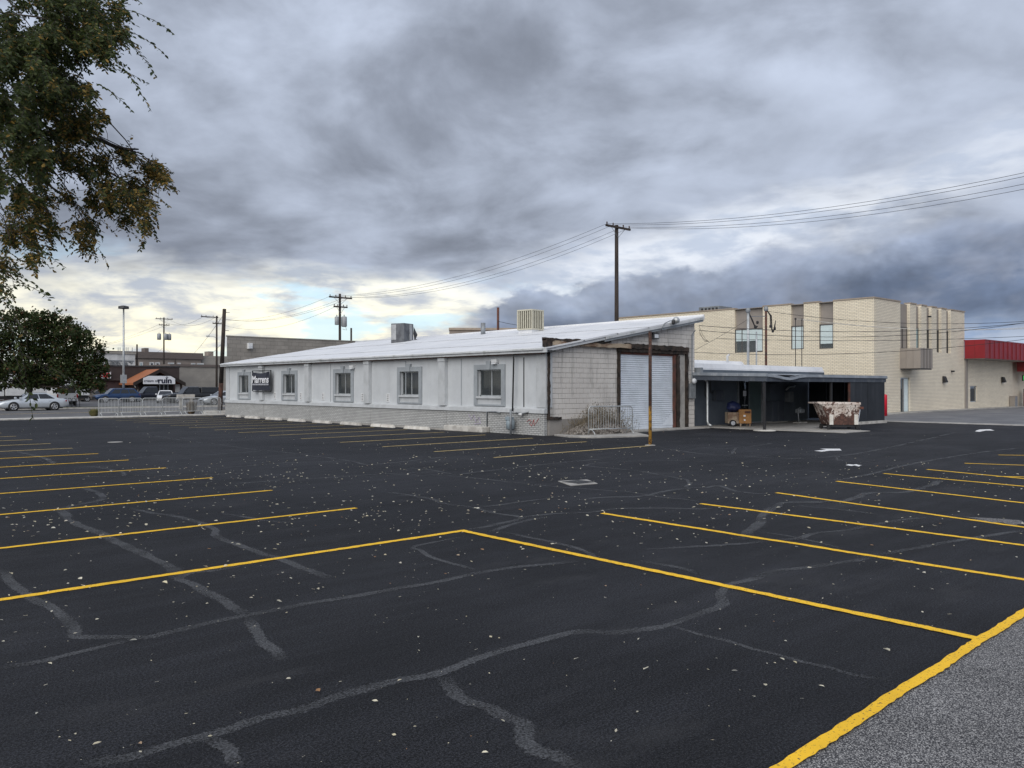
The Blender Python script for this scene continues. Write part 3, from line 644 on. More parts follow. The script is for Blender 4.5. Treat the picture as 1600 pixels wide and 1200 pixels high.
# windows
def shop_window(ya, yb, pattern):
    zb, zt = 1.10, 2.82; w_ = yb-ya
    fr = MB(); d = X0-.07
    fr.box((d, ya, zb), (X0+.02, ya+.22, zt)); fr.box((d, yb-.22, zb), (X0+.02, yb, zt)); fr.box((d, ya+.22, 2.60), (X0+.02, yb-.22, zt)); fr.box((d, ya+.22, zb), (X0+.02, yb-.22, 1.17))
    win = fr.build('window', 'trim_blue_grey', shop, bevel=.008)
    bx(X0-.035, X0+.02, ya+.22, yb-.22, 1.17, 1.40).build('apron_panel', 'trim_light', win)
    bx(X0-.11, X0+.02, ya+.18, yb-.18, 1.40, 1.49).build('sill', 'trim_light', win, bevel=.008)
    m = (ya+yb)/2; b = MB(); b.prism([(X0-.12, m-.10, 2.60), (X0-.12, m+.10, 2.60), (X0-.12, m+.15, 2.96), (X0-.12, m-.15, 2.96)], (.12, 0, 0)); b.build('keystone', 'trim_blue_grey', win, bevel=.006)
    # recess with sash
    yi, yj = ya+.22, yb-.22
    s = MB(); xs_ = X0+.12
    bx(X0+.302, X0+.33, yi-.1, yj+.1, 1.4, 2.7)
    for a, c, e, f in ((yi, yi+.05, 1.49, 2.60), (yj-.05, yj, 1.49, 2.60), (yi, yj, 1.49, 1.54), (yi, yj, 2.55, 2.60), (m-.03, m+.03, 1.54, 2.55)): s.box((xs_-.02, a, e), (xs_+.03, c, f))
    s.build('sash', 'galvanised', win)
    for a, c in ((yi+.05, m-.03), (m+.03, yj-.05)): bx(xs_, xs_+.006, a, c, 1.54, 2.55).build('pane', 'shop_glass', win)
    # what hangs behind the glass
    b = MB(); n = 26; vs = []; i0, i1 = 3, int(n*(.45 if pattern % 2 else .70))
    for i in range(i0, i1+1):
        y = yi+(yj-yi)*i/n; xw = X0+.20+.02*math.sin(i*1.9+pattern)+.012*math.sin(i*4.1); vs += [(xw, y, 1.50), (xw, y, 2.58)]
    b.add(vs, [(2*i, 2*i+1, 2*i+3, 2*i+2) for i in range(i1-i0)]); b.build('curtain', 'curtain', win)
    bx(X0+.26, X0+.29, yi-.02, yj+.02, 1.45, 2.62).build('dark_interior', 'dark_room', win)
WIN = [(49.05, 50.88), (42.93, 44.82), (36.87, 38.87), (30.90, 32.87), (25.14, 27.11)]
# the openings: rebuild the side wall around them
me = wall.data; bpy.data.objects.remove(wall)
b = MB(); ys = sorted([q for ya, yb in WIN for q in (ya+.22, yb-.22)])
b.box((X0, Y0+.3, 0), (X0+.3, Y1, 1.49)); b.box((X0, Y0+.3, 2.60), (X0+.3, Y1, 3.30))
e_ = [Y0+.3]+ys+[Y1]
for i in range(0, len(e_), 2): b.box((X0, e_[i], 1.49), (X0+.3, e_[i+1], 2.60))
b.build('side_wall', 'grey_render', shop)
for k, (ya, yb) in enumerate(WIN): shop_window(ya, yb, k)
for y in (41.9+.5, 39.9, 35.9, 45.6, 33.6): 
    b = MB(); b.box((X0-.03, y, 1.16), (X0+.01, y+.22, 1.56)); v_ = b.build('wall_vent', 'white_metal', shop)
    b = MB()
    for i in range(4): b.box((X0-.034, y+.05, 1.22+i*.085), (X0-.028, y+.17, 1.25+i*.085))
    b.build('slot', 'dark_metal', v_)
# flat roof sheets with laps
n = 5; xe = [21.98+(32.12-21.98)*i/n for i in range(n+1)]
for i in range(n):
    a, c = xe[i], xe[i+1]+.06; o_ = .010*(n-i)*0+.016*(i % 2)
    b = MB(); ny = 24
    vs = []; fs = []
    for j in range(ny+1):
        y = 22.45+(52.95-22.45)*j/ny; wv = .012*noise.noise((y*.4, i*3.1, 0))
        vs += [(a, y, rz(a)+o_+wv), (c, y, rz(c)+o_+wv+.004), (a, y, rz(a)-.05), (c, y, rz(c)-.05)]
    for j in range(ny):
        q = 4*j; fs += [(q, q+1, q+5, q+4), (q+2, q+6, q+7, q+3), (q, q+4, q+6, q+2), (q+1, q+3, q+7, q+5)]
    fs += [(0, 2, 3, 1), (4*ny, 4*ny+1, 4*ny+3, 4*ny+2)]
    b.add(vs, fs); b.build('roof_sheet', 'roof_white', shop)
    if i: b = MB(); b.hexa([(a-.007, 22.46, rz(a)-.04), (a+.0, 22.46, rz(a)-.04), (a+.0, 52.9, rz(a)-.04), (a-.007, 52.9, rz(a)-.04)], [(a-.007, 22.46, rz(a)+.020), (a+.0, 22.46, rz(a)+.020), (a+.0, 52.9, rz(a)+.020), (a-.007, 52.9, rz(a)+.020)]); b.build('lap_seam', 'aged_cooler_pale', shop)
b = MB(); b.tube([(32.12, 22.46, rz(32.12)+.02), (32.12, 52.9, rz(32.12)+.02)], .07, 10); b.build('ridge_cap', 'roof_white', shop, smooth=True)
bx(21.93, 22.0, 22.45, 52.95, 3.20, 3.385).build('eave_fascia', 'roof_edge', shop, bevel=.006)
b = MB(); b.box((21.86, 22.6, 3.30), (21.935, 52.9, 3.375)); b.build('gutter', 'roof_edge', shop, bevel=.01)
bx(22.0, X0+.02, Y0, 47.0, 3.17, 3.215).build('soffit_board', 'rust_brown', shop)
bx(22.0, X0+.02, 22.46, 52.9, 3.22, 3.30).build('soffit', 'dark_metal', shop)
# gable fascia: two stepped boards
for nm, y, zt, zl, m_ in (('barge_board', 22.44, -.055, -.15, 'roof_edge'), ('barge_trim', 22.50, -.15, -.25, 'trim_blue_grey')):
    b = MB(); xa, xb = 25.35, 32.16
    b.prism([(xa, y, rz(xa)+zt), (xb, y, rz(xb)+zt), (xb, y, rz(xb)+zl), (xa, y, rz(xa)+zl)], (0, .05, 0)); b.build(nm, m_, shop)
b = MB(); b.prism([(21.95, 22.5, rz(21.95)-.06), (25.35, 22.5, rz(25.35)-.06), (25.35, 22.5, rz(25.35)-.17), (21.95, 22.5, rz(21.95)-.17)], (0, .05, 0)); b.build('barge_board', 'roof_edge', shop)
# gable wall: mortar core with single blocks, door opening left free
gw = MB()
def top(x): return rz(x)-.20
DO0, DO1, DOZ = 26.45, 31.27, 3.66             # rough opening
gw.prism([(X0+.05, Y0+.02, 0), (DO0, Y0+.02, 0), (DO0, Y0+.02, top(DO0)), (X0+.05, Y0+.02, top(X0))], (0, .26, 0))
gw.prism([(DO1, Y0+.02, 0), (X1, Y0+.02, 0), (X1, Y0+.02, top(X1)), (DO1, Y0+.02, top(DO1))], (0, .26, 0))
gw.prism([(DO0, Y0+.02, DOZ), (DO1, Y0+.02, DOZ), (DO1, Y0+.02, top(DO1)), (DO0, Y0+.02, top(DO0))], (0, .26, 0))
gable = gw.build('gable_wall', 'mortar', shop)
inv = FR[shop.name]; BL, BH, J = .405, .203, .010
cache = {}
def block(x0, x1, z0, z1a, z1b):
    key = (round(x1-x0, 2), round(z1a-z0, 2), round(z1b-z0, 2))
    if key not in cache:
        q = MB(); L_, a_, c_ = key; e = .008
        q.add([(0, .012, 0), (L_, .012, 0), (L_, .012, c_), (0, .012, a_), (e, 0, e), (L_-e, 0, e), (L_-e, 0, c_-e), (e, 0, a_-e)], [(4, 5, 6, 7), (0, 1, 5, 4), (1, 2, 6, 5), (2, 3, 7, 6), (3, 0, 4, 7)])
        cache[key] = q.mesh('block', 'block_face')
    p = inv @ Vector((x0, Y0+.008+random.uniform(-.003, .003), z0)); piece('block', cache[key], p, gable)
row = 0; z = .62-.203*3
while z < 5.0:
    x = X0+.12-(BL/2 if row % 2 else 0)
    while x < X1:
        a, c = max(x, X0+.12), min(x+BL-J, X1)
        segs = [(a, c)]
        if z < DOZ-.02: segs = [(s_, e_) for s_, e_ in ((a, min(c, DO0)), (max(a, DO1), c)) if e_-s_ > .06]
        for s_, e_ in segs:
            if e_-s_ < .06: continue
            if z+BH*.5 < .60 and s_ < 26: continue                     # rendered foundation here
            za_, zc_ = min(z+BH-J, top(s_)), min(z+BH-J, top(e_))
            if za_-z < .04 or zc_-z < .04: continue
            block(s_, e_, z, za_, zc_)
        x += BL
    z += BH; row += 1
b = MB(); b.prism([(X0+.12, Y0-.05, 0), (26.4, Y0-.05, 0), (26.4, Y0-.05, .52), (24.8, Y0-.05, .58), (X0+.12, Y0-.05, .64)], (0, .08, 0)); b.build('foundation', 'foundation', shop, bevel=.01)
# rotten timbers round the door and across the gable
def jag(name, pa, pb, wd, hh, m_, n=14, amp=.02):
    """ragged old beam from pa to pb; wd along Y, hh in the cross direction"""
    pa, pb = Vector(pa), Vector(pb); d = (pb-pa).normalized(); up = Vector((0, 0, 1)) if abs(d.z) < .5 else Vector((1, 0, 0))
    vs = []
    for i in range(n+1):
        p = pa.lerp(pb, i/n); j = lambda: random.uniform(-amp, amp)
        vs += [p+up*(-hh/2+j())+Vector((0, -wd/2+j()*.5, 0)), p+up*(hh/2+j())+Vector((0, -wd/2+j()*.5, 0)), p+up*(hh/2+j())+Vector((0, wd/2, 0)), p+up*(-hh/2+j())+Vector((0, wd/2, 0))]
    fs = [(4*i+k, 4*i+(k+1) % 4, 4*i+4+(k+1) % 4, 4*i+4+k) for i in range(n) for k in range(4)]+[(3, 2, 1, 0), (4*n, 4*n+1, 4*n+2, 4*n+3)]
    return MB().add(vs, fs).build(name, m_, shop)
jag('timber_beam', (22.06, Y0-.12, 3.60), (27.1, Y0-.12, 3.60), .18, .17, 'bleached_wood', 22, .02)
jag('timber_cap', (22.02, Y0-.13, 3.72), (25.8, Y0-.13, 3.72), .20, .09, 'rotten_wood', 20, .04)
jag('timber_cap', (22.02, Y0-.16, 3.55), (22.35, Y0-.16, 3.60), .22, .26, 'rotten_wood', 6, .04)
jag('lintel_timber', (26.9, Y0-.06, 3.62), (31.3, Y0-.06, 3.60), .14, .20, 'rotten_wood', 24, .03)
jag('lintel_timber', (26.4, Y0-.03, 3.45), (31.2, Y0-.03, 3.43), .10, .14, 'rotten_wood', 20, .02)
jag('jamb_timber', (26.52, Y0-.02, .05), (26.52, Y0-.02, 3.6), .10, .10, 'rotten_wood', 20, .02)
jag('jamb_timber', (31.22, Y0-.04, .05), (31.22, Y0-.04, 3.5), .12, .13, 'rotten_wood', 20, .025)
jag('jamb_timber', (30.62, Y0-.0, .05), (30.62, Y0-.0, 3.3), .10, .18, 'rotten_wood', 20, .02)
jag('corner_timber', (X0+.09, Y0-.05, .62), (X0+.09, Y0-.05, 3.25), .10, .09, 'rotten_wood', 20, .02)
jag('corner_timber', (X0+.1, Y0-.1, .68), (X0+.72, Y0-.1, .66), .10, .10, 'rotten_wood', 8, .02)
bx(30.72, 31.14, Y0+.0, Y0+.1, .05, 3.36).build('jamb_panel', 'concrete', shop)
bx(26.58, 30.62, Y0+.03, Y0+.13, 3.27, 3.40).build('door_head', 'rust_brown', shop)
bx(30.32, 30.45, Y0-.02, Y0+.13, .06, 3.30).build('door_rail', 'rust_brown', shop)
bx(26.57, 26.66, Y0+.0, Y0+.13, .06, 3.30).build('door_rail', 'rust_brown', shop)
# roll-up door of slats
bx(26.60, 30.40, Y0+.16, Y0+.18, .05, 3.30).build('door_backing', 'dark_metal', shop)
door = bx(26.66, 30.32, Y0+.07, Y0+.12, .05, .16).build('roller_door', 'door_white', shop, bevel=.006)
ns = 34; hh = (3.28-.16)/ns; q = MB()
vs = []
pf = [(.0, .0), (.012, hh*.10), (-.010, hh*.32), (-.012, hh*.68), (.004, hh*.92), (.016, hh)]
for y_, z_ in pf: vs += [(0, y_, z_), (3.66, y_, z_)]
q.add(vs, [(2*i, 2*i+1, 2*i+3, 2*i+2) for i in range(len(pf)-1)]); sm = q.mesh('slat', 'door_white')
for i in range(ns): piece('slat', sm, inv @ Vector((26.66, Y0+.085+random.uniform(-.003, .003), .16+i*hh)), door, (random.uniform(-.02, .02), 0, 0))
# dented corner sheets at the foot of the door
b = MB(); b.add([(29.5, Y0+.066, .17), (30.3, Y0+.06, .75), (30.31, Y0+.05, .17)], [(0, 1, 2)]); b.build('dented_sheet', 'door_white', shop)
b = MB(); b.add([(27.2, Y0+.066, .45), (27.25, Y0+.05, .17), (28.2, Y0+.06, .17)], [(0, 1, 2)]); b.build('dented_sheet', 'door_white', shop)
# fittings on the gable
b = MB(); p = Vector((28.95, 22.40, rz(28.95)-.12)); b.tube([p+Vector((0, .05, -.12)), p, p+Vector((.12, -.05, .18)), p+Vector((.42, -.1, .30)), p+Vector((.62, -.12, .31))], .022, 6)
gl = b.build('gooseneck_lamp', 'steel_grey', None, smooth=True, label='grey gooseneck lamp fixed to the edge of the white roof above the roller door', cat='lamp')
b = MB(); c = p+Vector((.82, -.14, .36)); b.lathe(c, [(.02, -.16), (.14, -.12), (.16, 0), (.11, .10), (.03, .14)], 12); b.build('lamp_head', 'galvanised', gl, smooth=True)
b = MB(); b.lathe(p+Vector((.64, -.12, .27)), [(.05, -.12), (.08, -.08), (.08, .06), (.04, .1)], 10); b.build('socket', 'dark_metal', gl, smooth=True)
fl = bx(28.55, 28.95, 22.55, 22.8, 3.98, 4.22).build('flood_light', 'dark_metal', None, bevel=.02, label='black flood light on the block wall under the gable roof edge', cat='light')
b = MB(); b.quad((28.62, 22.545, 4.02), (28.9, 22.545, 4.02), (28.9, 22.545, 4.18), (28.62, 22.545, 4.18)); b.build('lens', 'light_clear', fl)
b = MB(); b.tube([(28.75, 22.8, 4.25), (28.75, 22.7, 4.24), (28.75, 22.66, 4.18)], .03); b.build('bracket', 'dark_metal', fl)
mt = bx(31.36, 31.80, 22.66, 22.8, 1.35, 2.05).build('meter_box', 'steel_grey', None, bevel=.02, label='grey electric meter box on the right edge of the block gable', cat='meter')
b = MB(); b.lathe((31.58, 22.66, 2.15), [(.13, 0), (.13, -.08), (.09, -.14)], 14, 'Y'); b.build('meter_dial', 'light_clear', mt, smooth=True)
b = MB(); b.tube([(31.58, 22.73, 2.1), (31.62, 22.74, 4.3), (31.8, 22.7, 4.5)], .025); b.build('conduit', 'steel_grey', mt)
# black downpipe and thin gap, wall lights
b = MB(); b.tube([(21.98, 24.37, 3.22), (22.05, 24.42, 3.0), (22.06, 24.50, .92)], .032, 7); b.build('downpipe', 'black_iron', None, smooth=True, label='thin black pipe running down the grey facade to the gas meter', cat='pipe')
for y, z_, lb in ((36.75, 2.92, 'white box light on the grey facade above the middle window'), (25.55, 2.95, 'white box light on the grey facade above the window nearest the gas meter')):
    l_ = bx(X0-.16, X0, y, y+.34, z_-.08, z_+.07).build('wall_light', 'white_metal', None, bevel=.02, label=lb, cat='light')
    b = MB(); b.hexa([(X0-.2, y+.03, z_-.13), (X0-.04, y+.03, z_-.13), (X0-.04, y+.3, z_-.13), (X0-.2, y+.3, z_-.13)], [(X0-.15, y+.03, z_-.08), (X0-.02, y+.03, z_-.08), (X0-.02, y+.3, z_-.08), (X0-.15, y+.3, z_-.08)]); b.build('diffuser', 'light_clear', l_)
# banner between the first two windows
bn = thing('banner', 'navy banner with white lettering hung on the grey facade', 'banner', (X0-.2, 47.1, 0))
b = MB(); n1, n2 = 18, 14; vs = []
ya, yb, z0, z1 = 48.28, 45.90, 1.68, 2.80
for j in range(n2+1):
    for i in range(n1+1):
        s_, t_ = i/n1, j/n2; sagz = .10*math.sin(math.pi*s_)*max(0, t_-.6)/.4
        fold = .05*math.exp(-((s_-.15-(1-t_)*.5)/.06)**2)*max(0, t_-.45)+.05*math.exp(-((1-s_-.1-(1-t_)*.5)/.06)**2)*max(0, t_-.45)
        vs.append((X0-.26-fold*2-.012*math.sin(s_*9+t_*5), ya+(yb-ya)*s_, z0+(z1-z0)*t_-sagz))
b.add(vs, [(j*(n1+1)+i, j*(n1+1)+i+1, (j+1)*(n1+1)+i+1, (j+1)*(n1+1)+i) for j in range(n2) for i in range(n1)]); b.build('cloth', 'banner_navy', bn, smooth=True)
b = MB()
for a, c, e, f in ((45.82, 45.88, 1.6, 2.86), (48.32, 48.36, 1.62, 2.86), (45.82, 48.36, 2.84, 2.88), (45.82, 48.2, 1.58, 1.63)): b.box((X0-.245, a, e), (X0-.19, c, f))
b.build('frame', 'dark_metal', bn)
binv = FR[bn.name]
def lettering(body, size, m_, pos, parent, rotz, off=0.0, shear=0.0, sx=1.0, space=1.0, ex=.004):
    me = text_mesh(body, size, m_, off, shear, ex, 'CENTER', space)
    o = bpy.data.objects.new('lettering', me); COL.objects.link(o); o.parent = parent; o.location = FR[parent.name] @ Vector(pos); o.rotation_euler = (R(90), 0, rotz); o.scale = (sx, 1, 1); return o
lettering('Marrens', .60, 'banner_white', (X0-.345, 47.02, 2.31), bn, R(-90), .010, 0.1, 1.13, 1.0)
b = MB()                                                    # second line: too small to read in the photo, kept as pale word shapes
y = 48.18
for wl in (.20, .16, .22, .12, .18, .24, .14, .20, .16, .15):
    b.box((X0-.305, y-wl, 1.98), (X0-.285, y, 2.08)); y -= wl+.045
b.build('small_print', 'banner_faded', bn)
# gas meter with its pipes and guard post
gm = thing('gas_meter', 'blue grey gas meter with pipes standing against the brick base', 'gas meter', (21.85, 24.5, 0))
b = MB(); b.lathe((21.93, 24.48, 0), [(.08, .18), (.17, .22), (.18, .52), (.13, .60), (.05, .64)], 14); b.build('meter_body', 'meter_blue', gm, smooth=True)
b = MB(); b.box((21.76, 24.36, .56), (22.02, 24.62, .70)); b.build('index_box', 'meter_blue', gm, bevel=.02)
b = MB(); b.tube([(22.12, 26.15, .05), (22.12, 26.15, .86), (22.1, 25.6, .87), (22.08, 25.3, .84)], .03, 7); b.tube([(22.08, 24.3, .86), (22.05, 23.9, .84), (22.1, 23.6, .9)], .025, 7); b.tube([(21.95, 24.6, .64), (22.0, 24.75, .75), (22.1, 24.8, .62)], .025, 7); b.build('pipe', 'steel_grey', gm, smooth=True)
b = MB(); b.lathe((22.0, 23.98, .80), [(.05, -.08), (.05, .08)], 8, 'Y'); b.build('regulator', 'white_metal', gm, smooth=True)
b = MB(); b.tube([(21.78, 24.30, 0), (21.78, 24.30, 1.0)], .045, 9); b.build('guard_post', 'steel_grey', None, smooth=True, label='slim grey guard post in front of the gas meter', cat='post')
bx(21.72, X0-.11, 26.0, 28.6, 0, .24).build('footing', 'concrete_pale', None, bevel=.03, label='long low concrete footing against the brick base near the gas meter', cat='footing')
bx(21.85, X0-.11, 28.6, 50.6, 0, .06).build('mow_strip', 'concrete', None, kind='structure')
# graffiti
def scrawl(name, pts, m_, lab):
    b = MB(); b.tube([(X0-.112, y, z) for y, z in pts], .012, 4); b.build(name, m_, shop, label=lab)
scrawl('graffiti', [(23.75, .52), (23.62, .60), (23.5, .55), (23.6, .45), (23.48, .36), (23.42, .50), (23.36, .62), (23.34, .38), (23.2, .52), (23.1, .66)], 'graffiti_red', 'red graffiti scrawl on the brick base')
scrawl('graffiti', [(27.4, .72), (27.2, .5), (27.05, .7), (26.9, .42), (26.7, .62), (26.6, .35), (27.0, .32)], 'graffiti_violet', 'faded violet graffiti scrawl on the brick base')
# ---- rooftop units
def roofbase(x): return rz(x)+.02
t = thing('roof_cooler', 'cream louvred evaporative cooler on the white roof', 'cooler', (30.0, 31.9, roofbase(30)), R(8))
def L(o): return FR[o.name].inverted()
b = MB(); b.box((-.44, -.46, -.12), (.44, .46, .10)); b.build('curb', 'roof_white', t, local=True)
b = MB(); b.box((-.42, -.44, .10), (.42, .44, 1.10)); b.build('core', 'cream_dark', t, local=True)
b = MB(); b.box((-.50, -.52, 1.08), (.50, .52, 1.15)); b.box((-.50, -.52, .08), (.50, .52, .15))
for x in (-.5, .44):
    for y in (-.52, .46): b.box((x, y, .15), (x+.06, y+.06, 1.08))
b.build('casing', 'cream_metal', t, local=True, bevel=.01)
for i in range(6):
    for sgn in (-1, 1):
        q = -.38+i*.145
        b = MB(); b.box((q, sgn*.505-.012, .16), (q+.05, sgn*.505+.012, 1.07)); b.build('louvre', 'cream_metal', t, local=True)
        b = MB(); b.box((sgn*.485-.012, q, .16), (sgn*.485+.012, q+.05, 1.07)); b.build('louvre', 'cream_metal', t, local=True)
t = thing('roof_cooler', 'weathered dark grey cooler with torn cover on the white roof', 'cooler', (29.5, 43.1, roofbase(29.5)), R(20))
b = MB(); b.box((-.5, -.5, -.1), (.5, .5, 1.12)); b.build('casing', 'aged_cooler', t, local=True, bevel=.02)
b = MB(); b.box((-.52, .1, .1), (-.505, .46, 1.05)); b.build('side_panel', 'aged_cooler_pale', t, local=True)
b = MB(); b.box((.06, -.53, .1), (.32, -.505, 1.08)); b.build('side_panel', 'aged_cooler_pale', t, local=True)
b = MB(); b.add([(.5, -.52, .95), (.78, -.62, .45), (.62, -.6, .2), (.88, -.7, .06), (.55, -.56, -.02), (.45, -.53, .5)], [(0, 1, 5), (1, 2, 5), (2, 3, 4), (2, 4, 5)]); b.build('torn_flap', 'dark_metal', t, local=True)
b = MB(); b.tube([(31.0, 37.0, roofbase(31)-.15), (31.0, 37.0, 5.62)], .14, 12); b.build('vent_pipe', 'steel_grey', None, smooth=True, label='short grey vent pipe standing on the white roof', cat='vent')
b = MB(); b.tube([(33.2, 38.2, 3.0), (33.2, 38.2, 6.75)], .075, 8); st = b.build('flue_pole', 'rust_brown', None, smooth=True, label='tall thin rusty flue pole behind the white roof beside the cream cooler', cat='pole')
b = MB(); b.tube(sag((33.2, 38.2, 5.9), (33.0, 33.0, 5.2), .1, 6), .012, 4); b.build('guy_wire', 'cable', st)
# ---- parking blocks along the facade
blk = None
Ys = [(onX(u, 604, 21.35).y) for u in (365, 394, 427.5, 463, 503, 548, 596, 651)]
LB = ['farthest grey wheel stop beside the leaning pole', 'grey wheel stop second from the leaning pole', 'grey wheel stop third from the leaning pole', 'grey wheel stop under the second window from the far end', 'grey wheel stop fifth from the leaning pole', 'grey wheel stop just beyond the two white ones', 'white wheel stop broken in two pieces by the brick base', 'clean white wheel stop nearest the gas meter']
for k, y in enumerate(Ys):
    def stop(y0, y1):
        b = MB(); h_ = .14
        b.hexa([(21.26, y0, 0), (21.44, y0, 0), (21.44, y1, 0), (21.26, y1, 0)], [(21.30, y0+.06, h_), (21.40, y0+.06, h_), (21.40, y1-.06, h_), (21.30, y1-.06, h_)]); return b
    t = thing('wheel_stop', LB[k], 'wheel stop', (21.35, y, 0), 0, 'wheel stops along the grey facade')
    m_ = 'concrete_white' if k >= 6 else 'concrete_pale'
    if k == 6: stop(y-1.05, y-.05).build('concrete_block', m_, t, bevel=.012); stop(y+.0, y+.85).build('concrete_block', m_, t, bevel=.012)
    else: stop(y-.92, y+.92).build('concrete_block', m_, t, bevel=.012)
    b = MB()
    for s_ in (-.55, .55): b.lathe((21.35, y+s_, .138), [(.016, 0), (.016, .008)], 8)
    b.build('anchor_pin', 'rust_brown', t)
# ---- rubble heap with dead weeds behind the barrier
def heap(cx, cy, lx, ly, hgt, n=22):
    b = MB(); vs = []
    for j in range(n+1):
        for i in range(n+1):
            x, y = -1+2*i/n, -1+2*j/n; r = math.hypot(x, y)
            z = hgt*max(0, 1-r)**.8*(1+.5*noise.noise((x*3, y*3, 4)))+.05*noise.noise((x*9, y*9, 1))*(r < 1)
            vs.append((cx+x*lx, cy+y*ly, .066+max(-.03, z) if r < 1.02 else .03))
    b.add(vs, [(j*(n+1)+i, j*(n+1)+i+1, (j+1)*(n+1)+i+1, (j+1)*(n+1)+i) for j in range(n) for i in range(n)]); return b
rb = thing('rubble_heap', 'heap of earth and rubble with dead weeds against the block wall', 'rubble', (24.4, 21.9, 0))
heap(24.5, 22.1, 1.75, .75, .62).build('earth', 'rubble', rb, smooth=True)
b = MB()
for _ in range(700):
    a = random.uniform(0, 6.28); r_ = random.random()**.6; x, y = 24.4+math.cos(a)*1.75*r_, 21.95+math.sin(a)*.85*r_
    if y > 22.7: continue
    s_ = random.uniform(.02, .055); z = .07+.62*max(0, 1-r_)**.8
    b.hexa([(x-s_, y-s_*.7, z-s_), (x+s_, y-s_*.8, z-s_), (x+s_*.8, y+s_, z-s_), (x-s_, y+s_*.7, z-s_)], [(x-s_*.5, y-s_*.5, z+s_*.5), (x+s_*.6, y-s_*.4, z+s_*.4), (x+s_*.5, y+s_*.5, z+s_*.6), (x-s_*.6, y+s_*.5, z+s_*.4)])
b.build('stones', 'rubble_stone', rb, kind='stuff')
b = MB()
for _ in range(420):
    x, y = random.gauss(24.5, .75), random.uniform(21.5, 22.6); z = .1+.35*max(0, 1-abs(x-24.5)/1.8); h_ = random.uniform(.2, .75)*(1.15 if 24 < x < 25.3 else .7)
    d = Vector((random.uniform(-.3, .3), random.uniform(-.3, .2), h_)); p = Vector((x, y, z)); q = p+d*.6+Vector((random.uniform(-.05, .05), 0, 0))
    b.tube([p, q, p+d+Vector((random.uniform(-.12, .12), random.uniform(-.1, .1), -.05))], [.007, .005, .003], 3, False)
    for _k in range(3):
        e = q.lerp(p+d, random.random()); s_ = random.uniform(.015, .035); b.add([e, e+Vector((s_, random.uniform(-s_, s_), s_)), e+Vector((0, s_, s_*1.4))], [(0, 1, 2)])
b.build('weeds', 'dead_weed', rb, kind='stuff')

# ---- steel crowd barriers
def barrier(a, c, label, group, bars=16, hgt=1.08, m='galvanised', br_=.009):
    a, c = Vector(a), Vector(c); d = c-a; Ln = d.length; ang = math.atan2(d.y, d.x)
    t = thing('crowd_barrier', label, 'barrier', (a.x, a.y, a.z), ang, group)
    b = MB(); r_ = .12; z0, z1 = .22, hgt
    b.tube([(0, 0, .06), (0, 0, z1-r_), (.035, 0, z1-.035), (r_, 0, z1), (Ln-r_, 0, z1), (Ln-.035, 0, z1-.035), (Ln, 0, z1-r_), (Ln, 0, .06)], .021, 7); b.build('frame', m, t, smooth=True, local=True)
    b = MB(); b.tube([(0, 0, z0), (Ln, 0, z0)], .018, 6); b.build('lower_rail', m, t, smooth=True, local=True)
    q = MB(); q.tube([(0, 0, z0), (0, 0, z1)], br_, 5); bm_ = q.mesh('bar', m)
    for i in range(bars): piece('bar', bm_, (Ln*(i+1)/(bars+1), 0, 0), t)
    for x in (.12, Ln-.12):
        b = MB(); b.tube([(x, -.27, .012), (x, -.20, .10), (x, -.09, .17), (x, 0, .20), (x, .09, .17), (x, .20, .10), (x, .27, .012)], .017, 6); b.build('foot', m, t, smooth=True, local=True)
    b = MB(); b.tube([(Ln+.02, 0, .75), (Ln+.06, 0, .75), (Ln+.06, 0, .66)], .008, 4); b.build('hook', m, t, local=True)
    return t
barrier((23.0, 21.25, .065), (24.95, 20.75, .065), 'single steel barrier in front of the rubble heap and roller door', 'steel crowd barriers', 17)
xs = [onY(u, 600, 54.35).x for u in (153, 186, 222, 254, 285, 317, 345)]
LBB = ['leftmost steel barrier of the row along the sidewalk', 'second steel barrier from the left along the sidewalk', 'third steel barrier from the left along the sidewalk', 'fourth steel barrier along the sidewalk in front of the white car', 'fifth steel barrier along the sidewalk in front of the dry shrub', 'steel barrier of the sidewalk row nearest the leaning pole']
for i in range(6): barrier((xs[i]+.02, 54.3+.1*(i % 2), .07), (xs[i+1]-.02, 54.35-.05*(i % 2), .07), LBB[i], 'steel crowd barriers', 13, 1.10, 'barrier_pale', .0105)

# ---- rusty steel post in front of the roller door
b = MB(); b.tube([(21.13, 16.83, 0), (21.13, 16.83, 3.68)], .055, 10); po = b.build('steel_post', 'rusty_post', None, smooth=True, label='rusty steel post with yellow paint at its foot in front of the roller door', cat='post')
b = MB(); b.lathe((21.13, 16.83, 0), [(.17, 0.001), (.16, .02), (.08, .03)], 14); b.build('base', 'concrete', po)
bpy.data.objects['steel_post'].data.name = 'steel_post'

# ================================================================== CARPORT AND LOW ANNEX
an = thing('annex_building', 'low slate blue annex with white parapet roof behind the carport', 'building', (32.0, 23.4, 0))
bx(31.96, 45.3, 23.40, 23.6, 0, 2.72).build('front_wall', 'slate_wall', an)
bx(45.1, 45.3, 23.6, 31, 0, 2.72).build('side_wall', 'slate_wall', an)
bx(31.96, 45.3, 23.42, 31, 2.72, 2.80).build('roof', 'roof_white', an)
b = MB(); b.prism([(32.2, 23.40, 2.70), (32.2, 23.7, 2.70), (32.2, 23.7, 3.02), (32.2, 23.52, 3.02)], (13.1, 0, 0)); b.build('parapet', 'roof_white', an, bevel=.01)
b = MB(); b.prism([(32.1, 25.3, 2.8), (32.1, 28.5, 2.8), (32.1, 28.5, 3.34), (32.1, 25.7, 3.30)], (8.3, 0, 0)); b.build('roof_upstand', 'roof_white', an, bevel=.02)
